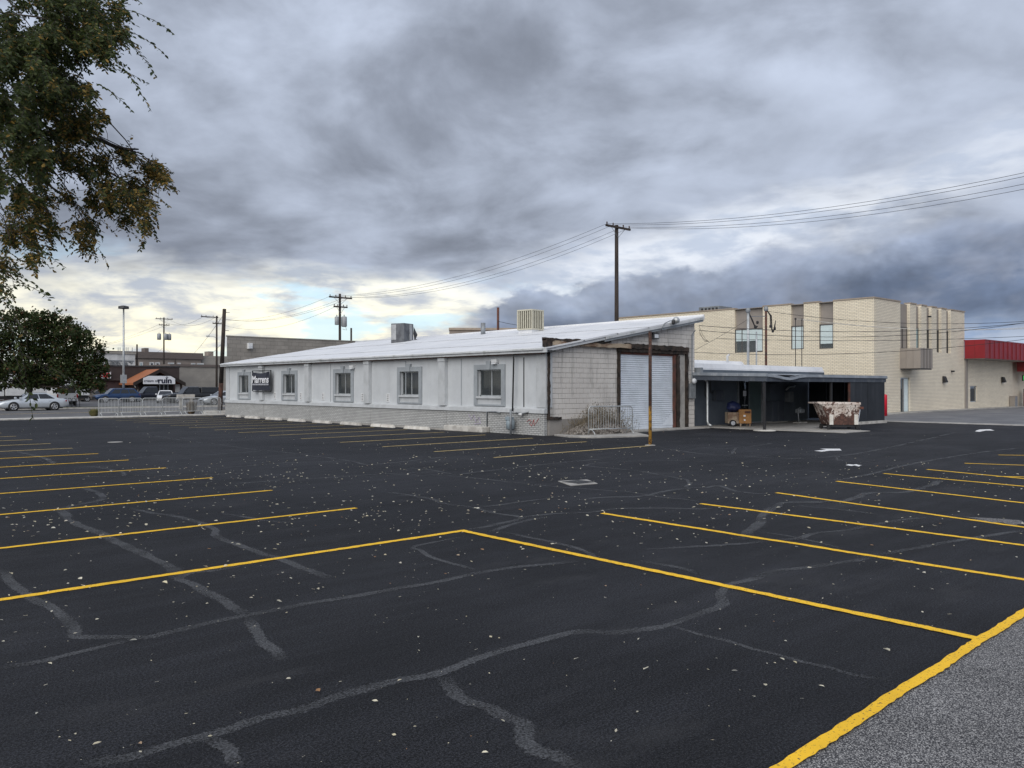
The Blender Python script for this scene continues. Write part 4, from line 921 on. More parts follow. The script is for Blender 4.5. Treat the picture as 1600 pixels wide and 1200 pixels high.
# entrance: glazed door and green door leaf
dr = bx(36.32, 38.62, 23.33, 23.41, .02, 2.32).build('door_frame', 'steel_grey', an)
bx(36.42, 37.22, 23.30, 23.335, .10, 2.24).build('glass_door', 'dark_glass', dr)
bx(36.62, 37.10, 23.27, 23.30, .92, .97).build('push_bar', 'galvanised', dr)
bx(36.72, 36.98, 23.285, 23.30, 1.42, 1.68).build('notice', 'sign_white', dr)
bx(37.34, 38.40, 23.30, 23.335, .10, 2.24).build('door_leaf', 'door_green', dr, bevel=.01)
bx(38.45, 38.55, 23.28, 23.335, .05, 2.30).build('jamb', 'galvanised', dr)
t = bx(34.15, 34.95, 23.22, 23.40, 1.20, 1.72).build('electric_cabinet', 'slate_fascia', None, bevel=.015, label='grey electric cabinet on the slate wall left of the glazed door', cat='cabinet')
bx(34.17, 34.18, 23.205, 23.22, 1.25, 1.66).build('hinge', 'dark_metal', t)
b = MB(); b.tube([(33.5, 23.34, 2.5), (33.5, 23.34, 1.45), (33.6, 23.34, 1.35)], .02, 6); b.tube([(33.95, 23.34, 2.5), (33.95, 23.34, 1.6), (34.2, 23.34, 1.55)], .02, 6); b.build('wall_conduit', 'dark_metal', None, smooth=True, label='two thin dark conduits on the slate wall left of the electric cabinet', cat='conduit')
t = bx(40.9, 41.35, 23.1, 23.40, 1.05, 1.62).build('wall_unit', 'steel_grey', None, bevel=.03, label='grey machine fixed to the dark wall deep in the carport', cat='machine')
b = MB(); b.tube([(40.7, 23.2, 1.72), (41.0, 23.15, 1.9), (41.4, 23.15, 1.86), (41.65, 23.2, 1.95)], .05, 7); b.build('manifold', 'galvanised', t, smooth=True)
t = thing('tall_cabinet', 'tall grey cabinet standing against the wall right of the green door', 'cabinet', (39.3, 23.1, 0))
bx(38.95, 40.1, 22.95, 23.36, .05, 1.15).build('lower_case', 'slate_fascia', t, bevel=.02); bx(39.0, 39.7, 23.1, 23.36, 1.15, 2.05).build('upper_case', 'slate_wall', t, bevel=.02); bx(38.9, 40.2, 22.8, 23.36, .025, .07).build('plinth', 'concrete', t)
# stool / hand-truck like stand
t = thing('metal_stand', 'small grey folding stand on the carport floor', 'stand', (39.3, 21.6, .025))
b = MB(); b.tube([(39.0, 21.5, .03), (39.05, 21.6, .75), (39.3, 21.6, .82), (39.45, 21.6, .7)], .03, 7); b.build('upright', 'steel_grey', t, smooth=True)
bx(39.05, 39.5, 21.45, 21.75, .55, .75).build('top_box', 'steel_grey', t, bevel=.03); bx(38.9, 39.7, 21.4, 21.8, .03, .08).build('foot', 'concrete_pale', t, bevel=.02)
# gooseneck downspout on the left
b = MB(); b.tube([(32.05, 22.55, 2.42), (32.12, 22.5, 2.28), (32.3, 22.4, 2.15), (32.32, 22.4, 2.0), (32.32, 22.4, .30), (32.26, 22.3, .16), (32.16, 22.1, .10)], .055, 8); b.build('downspout', 'galvanised', None, smooth=True, label='pale grey downspout at the left end of the carport', cat='downspout')
bx(32.0, 32.2, 22.55, 23.5, 2.45, 2.78).build('leader_box', 'steel_grey', an)
# carport
cp = thing('carport', 'slate coloured flat carport with thin dark posts against the annex', 'carport', (37.5, 21.2, 0))
def cz(y): return 2.40+.10*(y-19.2)/4.2
b = MB(); vs = []; nx = 40
dent = lambda x: -.16*math.exp(-((x-33.5)/.9)**2)
for i in range(nx+1):
    x = 31.75+(43.55-31.75)*i/nx
    for y, e in ((19.05, 0), (19.6, .4), (21.5, .1), (23.42, 0)): vs.append((x, y, cz(y)+.07+dent(x)*(1 if y < 19.3 else .6 if y < 20 else 0)+.008*noise.noise((x*2, y, 0))))
b.add(vs, [(4*i+k, 4*i+k+1, 4*i+5+k, 4*i+4+k) for i in range(nx) for k in range(3)]); b.build('roof_deck', 'slate_flash', cp)
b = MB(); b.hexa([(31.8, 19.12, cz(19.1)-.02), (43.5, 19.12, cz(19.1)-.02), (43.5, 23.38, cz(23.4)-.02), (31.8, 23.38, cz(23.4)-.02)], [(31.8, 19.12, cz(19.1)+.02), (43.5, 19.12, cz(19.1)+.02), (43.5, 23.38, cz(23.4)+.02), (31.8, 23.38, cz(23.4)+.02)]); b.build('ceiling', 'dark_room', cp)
b = MB(); vs = []
for i in range(nx+1):
    x = 31.75+(43.55-31.75)*i/nx; dd = dent(x); vs += [(x, 19.02+dd*.4, 2.46+dd), (x, 19.00+dd*.5, 2.33+dd*.9), (x, 19.06, 2.30+dd*.7)]
b.add(vs, [(3*i+k, 3*i+k+1, 3*i+4+k, 3*i+3+k) for i in range(nx) for k in range(2)]); b.build('front_flashing', 'slate_flash', cp)
bx(31.82, 43.5, 19.06, 19.12, 2.12, 2.335).build('front_beam', 'slate_fascia', cp)
b = MB(); b.hexa([(31.74, 19.0, 2.12), (31.82, 19.0, 2.12), (31.82, 23.3, 2.22), (31.74, 23.3, 2.22)], [(31.74, 19.0, 2.34), (31.82, 19.0, 2.34), (31.82, 23.3, 2.44), (31.74, 23.3, 2.44)]); b.build('side_beam', 'slate_fascia', cp)
b = MB(); b.hexa([(31.70, 18.98, 2.33), (31.82, 18.98, 2.33), (31.82, 23.3, 2.43), (31.70, 23.3, 2.43)], [(31.70, 18.98, 2.47), (31.84, 18.98, 2.47), (31.84, 23.3, 2.57), (31.70, 23.3, 2.57)]); b.build('side_flashing', 'slate_flash', cp)
for x, y in ((31.84, 19.16), (37.75, 19.16)): bx(x-.05, x+.05, y-.05, y+.05, .02, 2.14).build('post', 'black_iron', cp, bevel=.008)
b = MB(); b.lathe((31.84, 19.16, 0), [(.48, -.01), (.46, .03), (.2, .045)], 18); b.build('post_footing', 'concrete_pale', cp)
for i in range(4):
    x = 39.55+i*.97; bx(x, x+.955, 19.09+.012*(i % 2), 19.15, .14, 2.13).build('end_panel', 'slate_panel', cp)
for i in range(4):
    y = 19.2+i*1.04; bx(43.42+.01*(i % 2), 43.48, y, y+1.02, .14, 2.2).build('end_panel', 'slate_panel', cp)
bx(39.5, 43.52, 19.02, 19.2, 0, .14).build('plinth', 'concrete_pale', cp)
bx(39.46, 39.52, 19.06, 19.16, .1, 2.14).build('panel_edge', 'rust_brown', cp)
# roof masts with service drops
def mast(name, x, y, z0, z1, r_, m_, lb):
    b = MB(); b.tube([(x, y, z0), (x, y, z1)], r_, 8); o = b.build(name, m_, None, smooth=True, label=lb, cat='mast'); return o
m1 = mast('service_mast', 39.89, 25.0, 2.7, 6.05, .07, 'galvanised', 'pale service mast with drooping cables on the annex roof, left of the brown one')
m2 = mast('service_mast', 41.72, 25.0, 2.7, 6.25, .065, 'rust_brown', 'tall brown service mast with looped cables on the annex roof')
m3 = mast('vent_mast', 40.73, 25.0, 2.7, 4.95, .045, 'galvanised', 'short grey pipe between the two service masts')
m4 = mast('antenna_rod', 43.51, 24.2, 2.7, 5.75, .022, 'black_iron', 'thin dark rod on the annex roof, left of a pair')
m5 = mast('antenna_rod', 44.22, 24.2, 2.7, 5.78, .022, 'black_iron', 'thin dark rod on the annex roof, right of a pair')
for m_, x, zt in ((m1, 39.89, 6.05), (m2, 41.72, 6.25)):
    b = MB(); b.lathe((x, 25, zt), [(.10, -.10), (.14, .02), (.10, .14), (.02, .18)], 9); b.build('weatherhead', 'steel_grey', m_, smooth=True)
    b = MB()
    for k in range(3): b.tube([(x, 25, zt+.02), (x+.25+.08*k, 24.9, zt-.35), (x+.30+.1*k, 24.9, zt-1.0-.12*k), (x+.62+.05*k, 24.9, zt-1.15), (x+.85, 24.9, zt-.6)] if x > 41 else [(x, 25, zt), (x+.2+.05*k, 24.9, zt-.5), (x+.5+.06*k, 24.9, zt-.85-.05*k), (x+.8, 24.9, zt-.8)], .022, 5)
    b.build('drip_loop', 'cable', m_, smooth=True)
    b = MB()
    for q in ((.3, -.95), (.55, -1.2), (.75, -1.05)) if x > 41 else ((.55, -.85), (.78, -.6)): b.lathe((x+q[0], 24.9, zt+q[1]), [(.03, -.09), (.07, -.06), (.07, .06), (.03, .09)], 8)
    b.build('splice', 'black_iron', m_, smooth=True)
b = MB(); b.tube([(39.9, 25, 5.75), (41.72, 25, 5.85)], .018, 5); b.build('brace', 'steel_grey', m2)
for m_, x in ((m4, 43.51), (m5, 44.22)):
    b = MB(); b.lathe((x, 24.2, 5.76), [(.05, -.05), (.06, .03), (.02, .06)], 7); b.build('tip', 'black_iron', m_)
for x in (39.89, 40.73, 41.72):
    pass
b = MB(); b.tube([(38.2, 25.2, 3.2), (38.2, 25.2, 3.55), (38.2, 25.1, 3.6)], .06, 8); b.build('roof_vent', 'white_metal', None, smooth=True, label='small white vent pipe on the annex roof left of the masts', cat='vent')
b = MB(); b.tube([(33.0, 24.0, 2.75), (33.0, 24.0, 3.35)], .05, 7); b.build('stub_pipe', 'rust_brown', None, smooth=True, label='short rusty stub pipe at the left end of the annex roof', cat='pipe')

# ================================================================== DUMPSTER, CART
dp = thing('dumpster', 'rusty brown dumpster with peeling white paint on a concrete pad', 'dumpster', (35.05, 17.35, .025), R(-42)); dp.scale = (.90, .9, 1)
# local x runs along the long front side, y to the back
b = MB(); prof = [(-.72, .22), (.55, .22), (.62, 1.18), (-1.05, 1.18)]       # side outline (x, z): left end slopes out
W0, W1 = -.55, .62
b.hexa([(-.72, W0, .22), (.62, W0, .22), (.62, W1, .22), (-.72, W1, .22)], [(-1.12, W0-.02, 1.10), (.70, W0-.02, 1.10), (.70, W1, 1.10), (-1.12, W1, 1.10)]); b.f.pop(1); b.build('body', 'peeling_paint', dp, local=True)
b = MB(); b.hexa([(-.70, W0+.03, .25), (.60, W0+.03, .25), (.60, W1-.03, .25), (-.70, W1-.03, .25)], [(-1.08, W0+.02, 1.12), (.67, W0+.02, 1.12), (.67, W1-.03, 1.12), (-1.08, W1-.03, 1.12)]); b.f.pop(1); b.build('inside', 'rust_brown', dp, local=True)
b = MB(); b.prism([(-1.22, W0-.05, 1.10), (.74, W0-.05, 1.08), (.74, W0+.02, 1.16), (-1.34, W0+.02, 1.18)], (0, .0, .035)); b.prism([(-1.30, W0-.04, 1.13), (-1.05, W0-.04, 1.13), (-1.05, W1+.03, 1.13), (-1.36, W1+.03, 1.13)], (0, 0, .06)); b.prism([(-1.2, W1-.03, 1.12), (.74, W1-.03, 1.12), (.74, W1+.05, 1.12), (-1.2, W1+.05, 1.12)], (0, 0, .06)); b.prism([(.66, W0, 1.10), (.76, W0, 1.10), (.76, W1, 1.10), (.66, W1, 1.10)], (0, 0, .08)); b.build('rim', 'peeling_paint', dp, local=True)
b = MB(); b.prism([(-1.0, W0-.035, .98), (.70, W0-.035, .98), (.70, W0-.035, 1.06), (-1.06, W0-.035, 1.06)], (0, .03, 0)); b.build('front_rib', 'peeling_paint', dp, local=True)
for x in (-.68, .52):
    b = MB(); b.box((x-.09, W0-.07, .22), (x+.09, W0+.01, .66)); b.build('side_pocket', 'concrete_white', dp, local=True, bevel=.01)
b = MB(); b.prism([(-.80, W0-.02, .66), (-.66, W0-.02, .66), (-.88, W0-.04, 1.0), (-1.0, W0-.04, 1.0)], (0, .03, 0)); b.build('corner_strap', 'peeling_paint', dp, local=True)
b = MB(); b.prism([(.66, W0+.12, .28), (.66, W1-.12, .28), (.71, W1+.0, .88), (.71, W0+.0, .88)], (.03, 0, 0)); b.build('end_panel', 'box_white', dp, local=True)
b = MB(); b.box((.70, W0-.08, .90), (.86, W1+.1, 1.0)); b.build('fork_sleeve', 'rust_brown', dp, local=True)
b = MB(); b.box((-.82, W0+.05, .12), (.74, W0+.16, .22)); b.box((-.82, W1-.16, .12), (.74, W1-.05, .22)); b.build('skid', 'black_iron', dp, local=True)
for x in (-.76, .62):
    for y in (W0+.10, W1-.10):
        b = MB(); b.lathe((x, y, .085), [(.05, -.06), (.085, -.05), (.085, .05), (.05, .06)], 12, 'Y'); b.box((x-.06, y-.07, .10), (x+.06, y+.07, .17)); b.build('caster', 'black_iron', dp, local=True)
ct = thing('tool_cart', 'orange wooden cart with a small wheel beside the glazed door', 'cart', (34.12, 21.85, .025), R(-40))
b = MB(); b.box((-.10, -.28, .14), (.48, .28, .80)); b.build('box', 'orange_box', ct, local=True, bevel=.015)
b = MB(); b.box((-.62, -.26, .14), (-.11, .26, .66)); b.build('side_bin', 'bleached_wood', ct, local=True, bevel=.015)
b = MB(); b.box((.16, -.29, .62), (.44, -.279, .72)); b.build('handle_slot', 'rust_brown', ct, local=True)
b = MB(); b.box((.10, -.292, .46), (.2, -.28, .54)); b.box((.12, -.292, .26), (.2, -.28, .34)); b.build('sticker', 'sign_white', ct, local=True)
b = MB(); b.lathe((-.42, -.33, .16), [(.07, -.05), (.155, -.045), (.155, .045), (.07, .05)], 16, 'Y'); wh = b.build('wheel', 'tyre', ct, local=True, smooth=True)
b = MB(); b.lathe((-.42, -.385, .16), [(.10, 0), (.10, .03), (.03, .04)], 14, 'Y'); b.build('hub', 'rim', wh, local=True)
for x in (-.02, .42):
    b = MB(); b.box((x-.03, -.26, 0), (x+.03, -.2, .14)); b.box((x-.03, .2, 0), (x+.03, .26, .14)); b.build('leg', 'bleached_wood', ct, local=True)
bg_ = MB(); nn = 12
vs = []
for j in range(nn+1):
    for i in range(nn*2):
        a = 2*math.pi*i/(nn*2); ph = math.pi*j/nn; rr = 1+.28*noise.noise((math.cos(a)*2, math.sin(a)*2, ph*2)); vs.append((33.9+.34*rr*math.sin(ph)*math.cos(a), 22.05+.30*rr*math.sin(ph)*math.sin(a), .95-.25*rr*math.cos(ph)))
bg_.add(vs, [(j*2*nn+i, j*2*nn+(i+1) % (2*nn), (j+1)*2*nn+(i+1) % (2*nn), (j+1)*2*nn+i) for j in range(nn) for i in range(2*nn)])
bg_.build('bag', 'blue_bag', None, smooth=True, label='crumpled dark blue bag lying on the orange cart', cat='bag')

# ================================================================== CREAM BRICK STORE
BX, BY, BZ = 53.0, 24.0, 7.62
sb = thing('brick_store', 'two storey cream brick store with tall narrow window strips', 'building', (BX, BY, 0))
WL = [(32.02, 34.34, 4.38), (28.86, 29.82, 4.48), (26.74, 27.74, 4.45)]                # recesses in the left face
def strip_wall(axis, cuts, lo, hi, zbot, ztop, cutz, thick, m_, name):
    """brick wall with full-height recess strips above cutz"""
    b = MB(); e = [lo]+[q for c in cuts for q in c]+[hi]
    for i in range(0, len(e), 2):
        a, c = e[i], e[i+1]
        b.box((BX, a, zbot), (BX+thick, c, ztop)) if axis == 'Y' else b.box((a, BY, zbot), (c, BY+thick, ztop))
    for (a, c), zc in zip(cuts, cutz):
        b.box((BX, a, zbot), (BX+thick, c, zc)) if axis == 'Y' else b.box((a, BY, zbot), (c, BY+thick, zc))
    return b.build(name, m_, sb)
cutsL = sorted([(a, c) for a, c, z in WL]); zL = [z for a, c, z in sorted(WL)]
strip_wall('Y', cutsL, BY, 45.6, -.05, BZ, zL, .35, 'cream_brick_side', 'side_wall')
cutsF = [(56.99, 58.53), (59.55, 60.40), (61.35, 62.21), (63.13, 64.0), (64.94, 65.77)]
bF = MB(); e = [BX+.351]+[q for c in cutsF for q in c]+[68.5]
for i in range(0, len(e), 2): bF.box((e[i], BY, -.05), (e[i+1], BY+.35, BZ))
for (a, c), zc in zip(cutsF, [4.5, 4.38, 4.38, 4.38, 4.38]):
    if a < 57: bF.box((a, BY, 2.52), (c, BY+.35, zc))
    else: bF.box((a, BY, -.05), (c, BY+.35, zc))
bF.build('front_wall', 'cream_brick_front', sb)
bx(BX+.35, 68.2, BY+.36, 45.3, 7.2, 7.3).build('roof', 'far_roof', sb)
bx(68.2, 68.5, BY+.36, 45.3, 0, BZ).build('far_wall', 'cream_brick_side', sb)
bx(BX+.36, 68.2, 45.25, 45.55, 0, BZ).build('back_wall', 'cream_brick_front', sb)
def coping(a, c, axis):
    return (bx(BX-.05, BX+.42, a, c, BZ, BZ+.09) if axis == 'Y' else bx(a, c, BY-.05, BY+.42, BZ, BZ+.09)).build('coping', 'coping', sb)
e = [BY-.05]+[q for c in cutsL for q in c]+[45.65]
for i in range(0, len(e), 2): coping(e[i], e[i+1], 'Y')
e = [BX+.43]+[q for c in cutsF for q in c]+[68.55]
for i in range(0, len(e), 2): coping(e[i], e[i+1], 'X')
for (a, c), zc in zip(cutsL, zL):
    zg = 6.12
    pn = bx(BX+.20, BX+.26, a, c, zg, BZ-.05).build('spandrel_panel', 'taupe_panel', sb)
    bx(BX-.04, BX+.42, a, c, BZ-.05, BZ-.0).build('panel_cap', 'taupe_panel', pn)
    f = MB(); x_ = BX+.04
    for q in ((a, a+.07, zc, zg), (c-.07, c, zc, zg), (a, c, zc, zc+.06), (a, c, zg-.07, zg)): f.box((x_, q[0], q[2]), (x_+.08, q[1], q[3]))
    wn = f.build('window', 'window_frame_dark', sb)
    if c-a > 1.5:
        bx(BX+.04, BX+.10, c-.62, c-.56, zc, zg).build('mullion', 'window_frame_dark', wn)
        bx(BX+.05, BX+.055, a+.07, c-.07, zc+.06, zg-.07).build('pane', 'clear_glass', wn)
        bx(BX+.065, BX+.072, a+.07, c-.07, zc+.85, zg-.07).build('sky_tint_sheet', 'sky_tint_sheet', wn); bx(BX+.058, BX+.064, a+.08, a+.50, zc+.1, zg-.1).build('sky_tint_sheet', 'sky_tint_sheet', wn)  # added pale sheets imitate bright sky mirrored in the pane
        bx(BX+.30, BX+.31, a, c, zc, zg).build('dark_interior', 'dark_room', wn)
    else:
        bx(BX+.05, BX+.055, a+.07, c-.07, zc+.06, zg-.07).build('pane', 'clear_glass', wn)
        bx(BX+.065, BX+.075, a+.05, c-.05, zc+(.35 if a < 27 else .04), zg-.05).build('sky_tint_sheet', 'sky_tint_sheet', wn)  # sky reflection put into the colour of a sheet behind the glass
        bx(BX+.30, BX+.31, a, c, zc, zg).build('dark_interior', 'dark_room', wn)
for k, (a, c) in enumerate(cutsF):
    zc, zg = (4.5, 6.0) if k == 0 else (4.38, 6.05)
    pn = bx(a, c, BY+.20, BY+.26, zg, BZ-.06).build('spandrel_panel', 'taupe_panel', sb)
    bx(a+.08, a+.12, BY+.185, BY+.20, zg, BZ-.06).build('panel_rib', 'window_frame_dark', pn)
    f = MB()
    for q in ((a, a+.06, zc, zg), (c-.06, c, zc, zg), (a, c, zc, zc+.06), (a, c, zg-.06, zg)): f.box((q[0], BY+.18, q[2]), (q[1], BY+.26, q[3]))
    wn = f.build('window', 'window_frame_dark', sb)
    if k == 0: bx((a+c)/2-.03, (a+c)/2+.03, BY+.17, BY+.25, zc, zg).build('mullion', 'window_frame_dark', wn)
    bx(a+.06, c-.06, BY+.22, BY+.225, zc+.06, zg-.06).build('pane', 'taupe_panel' if k == 0 else 'sky_glass' if k == 1 else 'dark_glass', wn)
# entrance with box hood
dr = MB()
for q in ((56.99, 57.08, .1, 2.5), (58.44, 58.53, .1, 2.5), (56.99, 58.53, 2.42, 2.52), (57.72, 57.8, .1, 2.42)): dr.box((q[0], BY+.1, q[2]), (q[1], BY+.22, q[3]))
dr = dr.build('entrance', 'galvanised', sb)
bx(57.08, 58.44, BY+.16, BY+.165, .12, 2.42).build('pane', 'dark_glass', dr); bx(57.8, 58.44, BY+.13, BY+.15, .12, 2.42).build('sky_tint_sheet', 'sky_tint_sheet', dr); bx(56.99, 58.53, BY+.3, BY+.33, .1, 2.5).build('dark_interior', 'dark_room', dr)
hd = bx(56.9, 58.9, BY-1.35, BY, 3.12, 4.48).build('entrance_hood', 'taupe_panel', sb)
for x in (57.4, 57.9, 58.4): bx(x, x+.04, BY-1.375, BY-1.35, 3.12, 4.48).build('seam', 'window_frame_dark', hd)
for y in (BY-.9, BY-.45): bx(56.875, 56.9, y, y+.04, 3.12, 4.48).build('seam', 'taupe_panel', hd)
bx(56.95, 58.85, BY-1.3, BY-.01, 3.05, 3.12).build('soffit', 'dark_metal', hd)
for nm, x, z_, lb in (('wall_lamp', 64.36, 2.45, 'black wall lamp on the cream front beyond the entrance hood'), ('wall_lamp', 76.9, 2.5, 'black wall lamp under the red canopy')):
    b = MB(); b.hexa([(x-.2, BY-.28, z_-.22), (x+.2, BY-.28, z_-.22), (x+.2, BY, z_-.30), (x-.2, BY, z_-.30)], [(x-.2, BY-.12, z_+.2), (x+.2, BY-.12, z_+.2), (x+.2, BY, z_+.22), (x-.2, BY, z_+.22)]); o = b.build(nm, 'black_iron', None, bevel=.01, label=lb, cat='lamp')
    bx(x-.15, x+.15, BY-.25, BY-.05, z_-.31, z_-.28).build('diffuser', 'light_clear', o)
for x, z_ in ((61.6, 6.9), (65.9, 3.05)): bx(x-.12, x+.12, BY-.2, BY, z_-.06, z_+.06).build('camera_housing', 'black_iron', None, bevel=.02, label='small dark security camera high on the cream front' if z_ > 4 else 'small dark security camera above the wall lamp', cat='security camera')
# single storey wing with red metal canopy
wg = thing('store_wing', 'single storey cream brick wing under the red metal canopy', 'building', (68.5, BY, 0))
b = MB(); b.box((68.5, BY+.05, 0), (69.81, BY+.35, 4.1)); b.box((71.25, BY+.05, 0), (79.6, BY+.35, 4.1)); b.box((69.81, BY+.05, 0), (71.25, BY+.35, .68)); b.box((69.81, BY+.05, 1.95), (71.25, BY+.35, 4.1)); b.box((85.5, BY+.05, 0), (125, BY+.35, 4.1)); b.build('wall', 'cream_brick_front', wg)
bx(68.51, 125, BY+.36, 40, 3.9, 4.0).build('roof', 'far_roof', wg)
b = MB(); b.box((79.6, BY+.3, 0), (85.5, BY+3.2, 4.05)); b.build('drive_through_bay', 'cream_brick_front', wg)
bx(68.55, 69.05, BY-.06, BY+.05, .12, 4.02).build('corner_pier', 'taupe_panel', wg)
f = MB()
for q in ((69.81, 69.9, .68, 1.95), (71.16, 71.25, .68, 1.95), (69.81, 71.25, .68, .75), (69.81, 71.25, 1.88, 1.95)): f.box((q[0], BY+.12, q[2]), (q[1], BY+.2, q[3]))
wn = f.build('window', 'galvanised', wg); bx(69.9, 71.16, BY+.15, BY+.155, .75, 1.88).build('pane', 'dark_glass', wn); bx(69.9, 71.16, BY+.25, BY+.26, .7, 1.9).build('dark_interior', 'dark_room', wn)
rc = thing('red_canopy', 'ribbed red metal canopy fascia along the cream store wing', 'canopy', (68.4, BY-1.5, 4.0))
RY = BY-1.5
bx(68.36, 68.42, RY, BY-.06, 4.05, 5.42).build('end_panel', 'red_metal', rc); bx(68.345, 68.36, BY-.80, BY-.76, 4.05, 5.42).build('rib', 'red_dark', rc)
x = 68.42
while x < 100:
    bx(x, x+.93, RY, RY+.05, 4.05, 5.42).build('panel', 'red_metal', rc); bx(x+.93, x+1.0, RY-.05, RY+.05, 4.05, 5.42).build('rib', 'red_dark', rc); x += 1.0
bx(68.40, 100.4, RY+.05, BY+.05, 4.02, 4.06).build('soffit', 'taupe_panel', rc); bx(68.36, 100.4, RY-.02, BY+.3, 5.42, 5.48).build('cap', 'red_metal', rc)
bx(79.9, 100, BY-1.1, BY-.2, 3.2, 4.02).build('lower_fascia', 'red_dark', rc)
t = thing('exit_light', 'small green lit sign under the red canopy at the right edge', 'sign', (81.4, BY-.3, 2.6)); 
m_, g_, b_ = newmat('green_lamp'); b_.inputs['Base Color'].default_value = (.02, .25, .03, 1); b_.inputs['Emission Color'].default_value = (.06, .8, .10, 1); b_.inputs['Emission Strength'].default_value = .45
bx(81.25, 81.75, BY-.35, BY-.3, 2.45, 2.85).build('lit_panel', 'green_lamp', t); bx(81.2, 81.8, BY-.3, BY-.2, 2.4, 2.9).build('casing', 'black_iron', t)
for x, y, lb in ((80.55, 23.3, 'red bollard at the drive-through, left of the pair'), (81.5, 23.2, 'red bollard at the drive-through, right of the pair')):
    b = MB(); b.lathe((x, y, .16), [(.16, 0), (.16, 1.2), (.10, 1.32), (.02, 1.36)], 12); b.build('bollard', 'red_post', None, smooth=True, label=lb, cat='bollard', group='red bollards')
c_ = onY(1382.5, 640, 22.6); b = MB(); b.lathe((c_.x, 22.6, .03), [(.14, 0), (.14, 1.30), (.13, 1.36), (.02, 1.39)], 14); b.build('bollard', 'red_post', None, smooth=True, label='bright red bollard beside the right end of the carport', cat='bollard', group='red bollards')
t = thing('payment_kiosk', 'small dark kiosk between the red bollards', 'kiosk', (82.2, 23.6, .16)); bx(81.9, 82.5, 23.4, 23.9, .16, 1.7).build('cabinet', 'dark_metal', t, bevel=.03); bx(82.0, 82.4, 23.38, 23.4, 1.1, 1.5).build('screen', 'dark_glass', t)
t = thing('grey_cabinet', 'grey metal cabinet against the wing wall left of the red bollards', 'cabinet', (79.0, 23.8, .16)); bx(78.7, 79.4, 23.6, 24.02, .16, 1.1).build('case', 'taupe_panel', t, bevel=.02); bx(78.78, 79.32, 23.585, 23.6, .22, 1.04).build('door', 'steel_grey', t)
# roof plant
t = thing('rooftop_penthouse', 'pale grey rooftop box behind the red canopy', 'roof unit', (70.2, 26, 4)); bx(69.2, 72.2, 26, 29, 4, 6.75).build('walls', 'far_white', t); bx(72.25, 73.4, 25.8, 28.5, 4, 6.85).build('louvred_side', 'steel_grey', t)
b = MB(); b.tube([(70.9, 25.8, 5.4), (72.2, 25.8, 6.7)], .07, 6); b.build('brace', 'steel_grey', t)
for px, dy, w_, lb in (((1118, 480), 48, 1.9, 'dark low air conditioner on the store roof at the left'), ((1307, 466), 50, 1.6, 'dark low air conditioner on the store roof near the corner')):
    d_ = ray(*px); t_ = (dy+18)/d_.length*1.05; c_ = d_*t_; t = thing('roof_air_conditioner', lb, 'air conditioner', (c_.x, c_.y, 7.3)); hz = H+d_.z*t_-(.0 if w_ > 1.8 else .30)
    bx(c_.x-w_/2, c_.x+w_/2, c_.y-w_/2, c_.y+w_/2, 7.3, hz).build('casing', 'steel_grey', t, bevel=.03)
    for i in range(5 if w_ > 1.8 else 0): bx(c_.x-w_/2-.012, c_.x-w_/2, c_.y-w_/2+.1+i*w_*.18, c_.y-w_/2+.1+i*w_*.18+w_*.1, 7.36, max(7.5, hz-.12)).build('grille', 'black_iron', t)

# ================================================================== FAR BUILDINGS
bw = thing('block_warehouse', 'weathered grey block warehouse behind the far end of the workshop', 'building', (25.4, 60, 0))
b = MB(); zt = 5.65; fp = [(25.35, 60), (62, 60), (70, 74), (33.2, 74)]
b.prism([(x, y, 0) for x, y in fp], (0, 0, zt)); b.build('walls', 'far_block', bw)
b = MB(); b.prism([(x, y, zt) for x, y in [(25.25, 59.95), (62, 59.95), (62, 60.4), (25.45, 60.4)]], (0, 0, .07)); b.build('coping', 'far_grey', bw)
t = bx(26.9, 27.25, 59.7, 60, 4.75, 5.2).build('wall_pack_light', 'white_metal', None, bevel=.02, label='white light fitting high on the grey block warehouse', cat='light'); bx(26.95, 27.2, 59.66, 59.7, 4.8, 5.0).build('lens', 'light_clear', t)
t = thing('far_parapet_building', 'tan flat roofed building just showing over the white roof', 'building', PD(725, 640, 92))
pz = 8.2; c_ = PD(702, 604, 92)
b = MB(); b.prism([(c_.x, c_.y, 0), (c_.x+7.5, c_.y-6, 0), (c_.x+14, c_.y+2, 0), (c_.x+6.5, c_.y+8, 0)], (0, 0, pz)); b.build('walls', 'far_taupe', t); b = MB(); b.prism([(c_.x-.15, c_.y-.1, pz), (c_.x+7.5, c_.y-6.2, pz), (c_.x+14.1, c_.y+2, pz), (c_.x+6.5, c_.y+8.1, pz)], (0, 0, .25)); b.build('coping', 'coping', t)
# brown shop row
br = thing('shop_row', 'dark brown flat fronted shop behind the restaurant', 'building', (30, 120, 0))
xa, xb = onY(-60, 600, 120).x, onY(276, 600, 120).x; zt = onY(180, 573, 120).z; zm = onY(180, 594.5, 120).z
bx(xa, xb, 120, 140, 0, zm).build('lower_wall', 'maroon_clad', br); bx(xa-.2, xb+.2, 119.5, 140.2, zm, zt).build('fascia', 'brown_clad', br); bx(xa-.3, xb+.3, 119.4, 140.3, zt, zt+.2).build('coping', 'dark_metal', br)
sx0, sx1 = onY(146, 600, 119.3).x, onY(173, 600, 119.3).x; s0, s1 = onY(160, 591, 119.3).z, onY(160, 581, 119.3).z
sg = bx(sx0, sx1, 119.2, 119.5, s0, s1).build('shop_sign', 'sign_white', None, label='white sign with red lettering on the dark brown shop, half hidden by the tree', cat='sign')
bx(sx1-1.0, sx1-.15, 119.17, 119.2, s0+.1, s1-.15).build('red_mark', 'sign_red', sg); bx(sx1-2.0, sx1-1.2, 119.17, 119.2, s0+.15, s1-.25).build('red_mark', 'sign_red', sg)
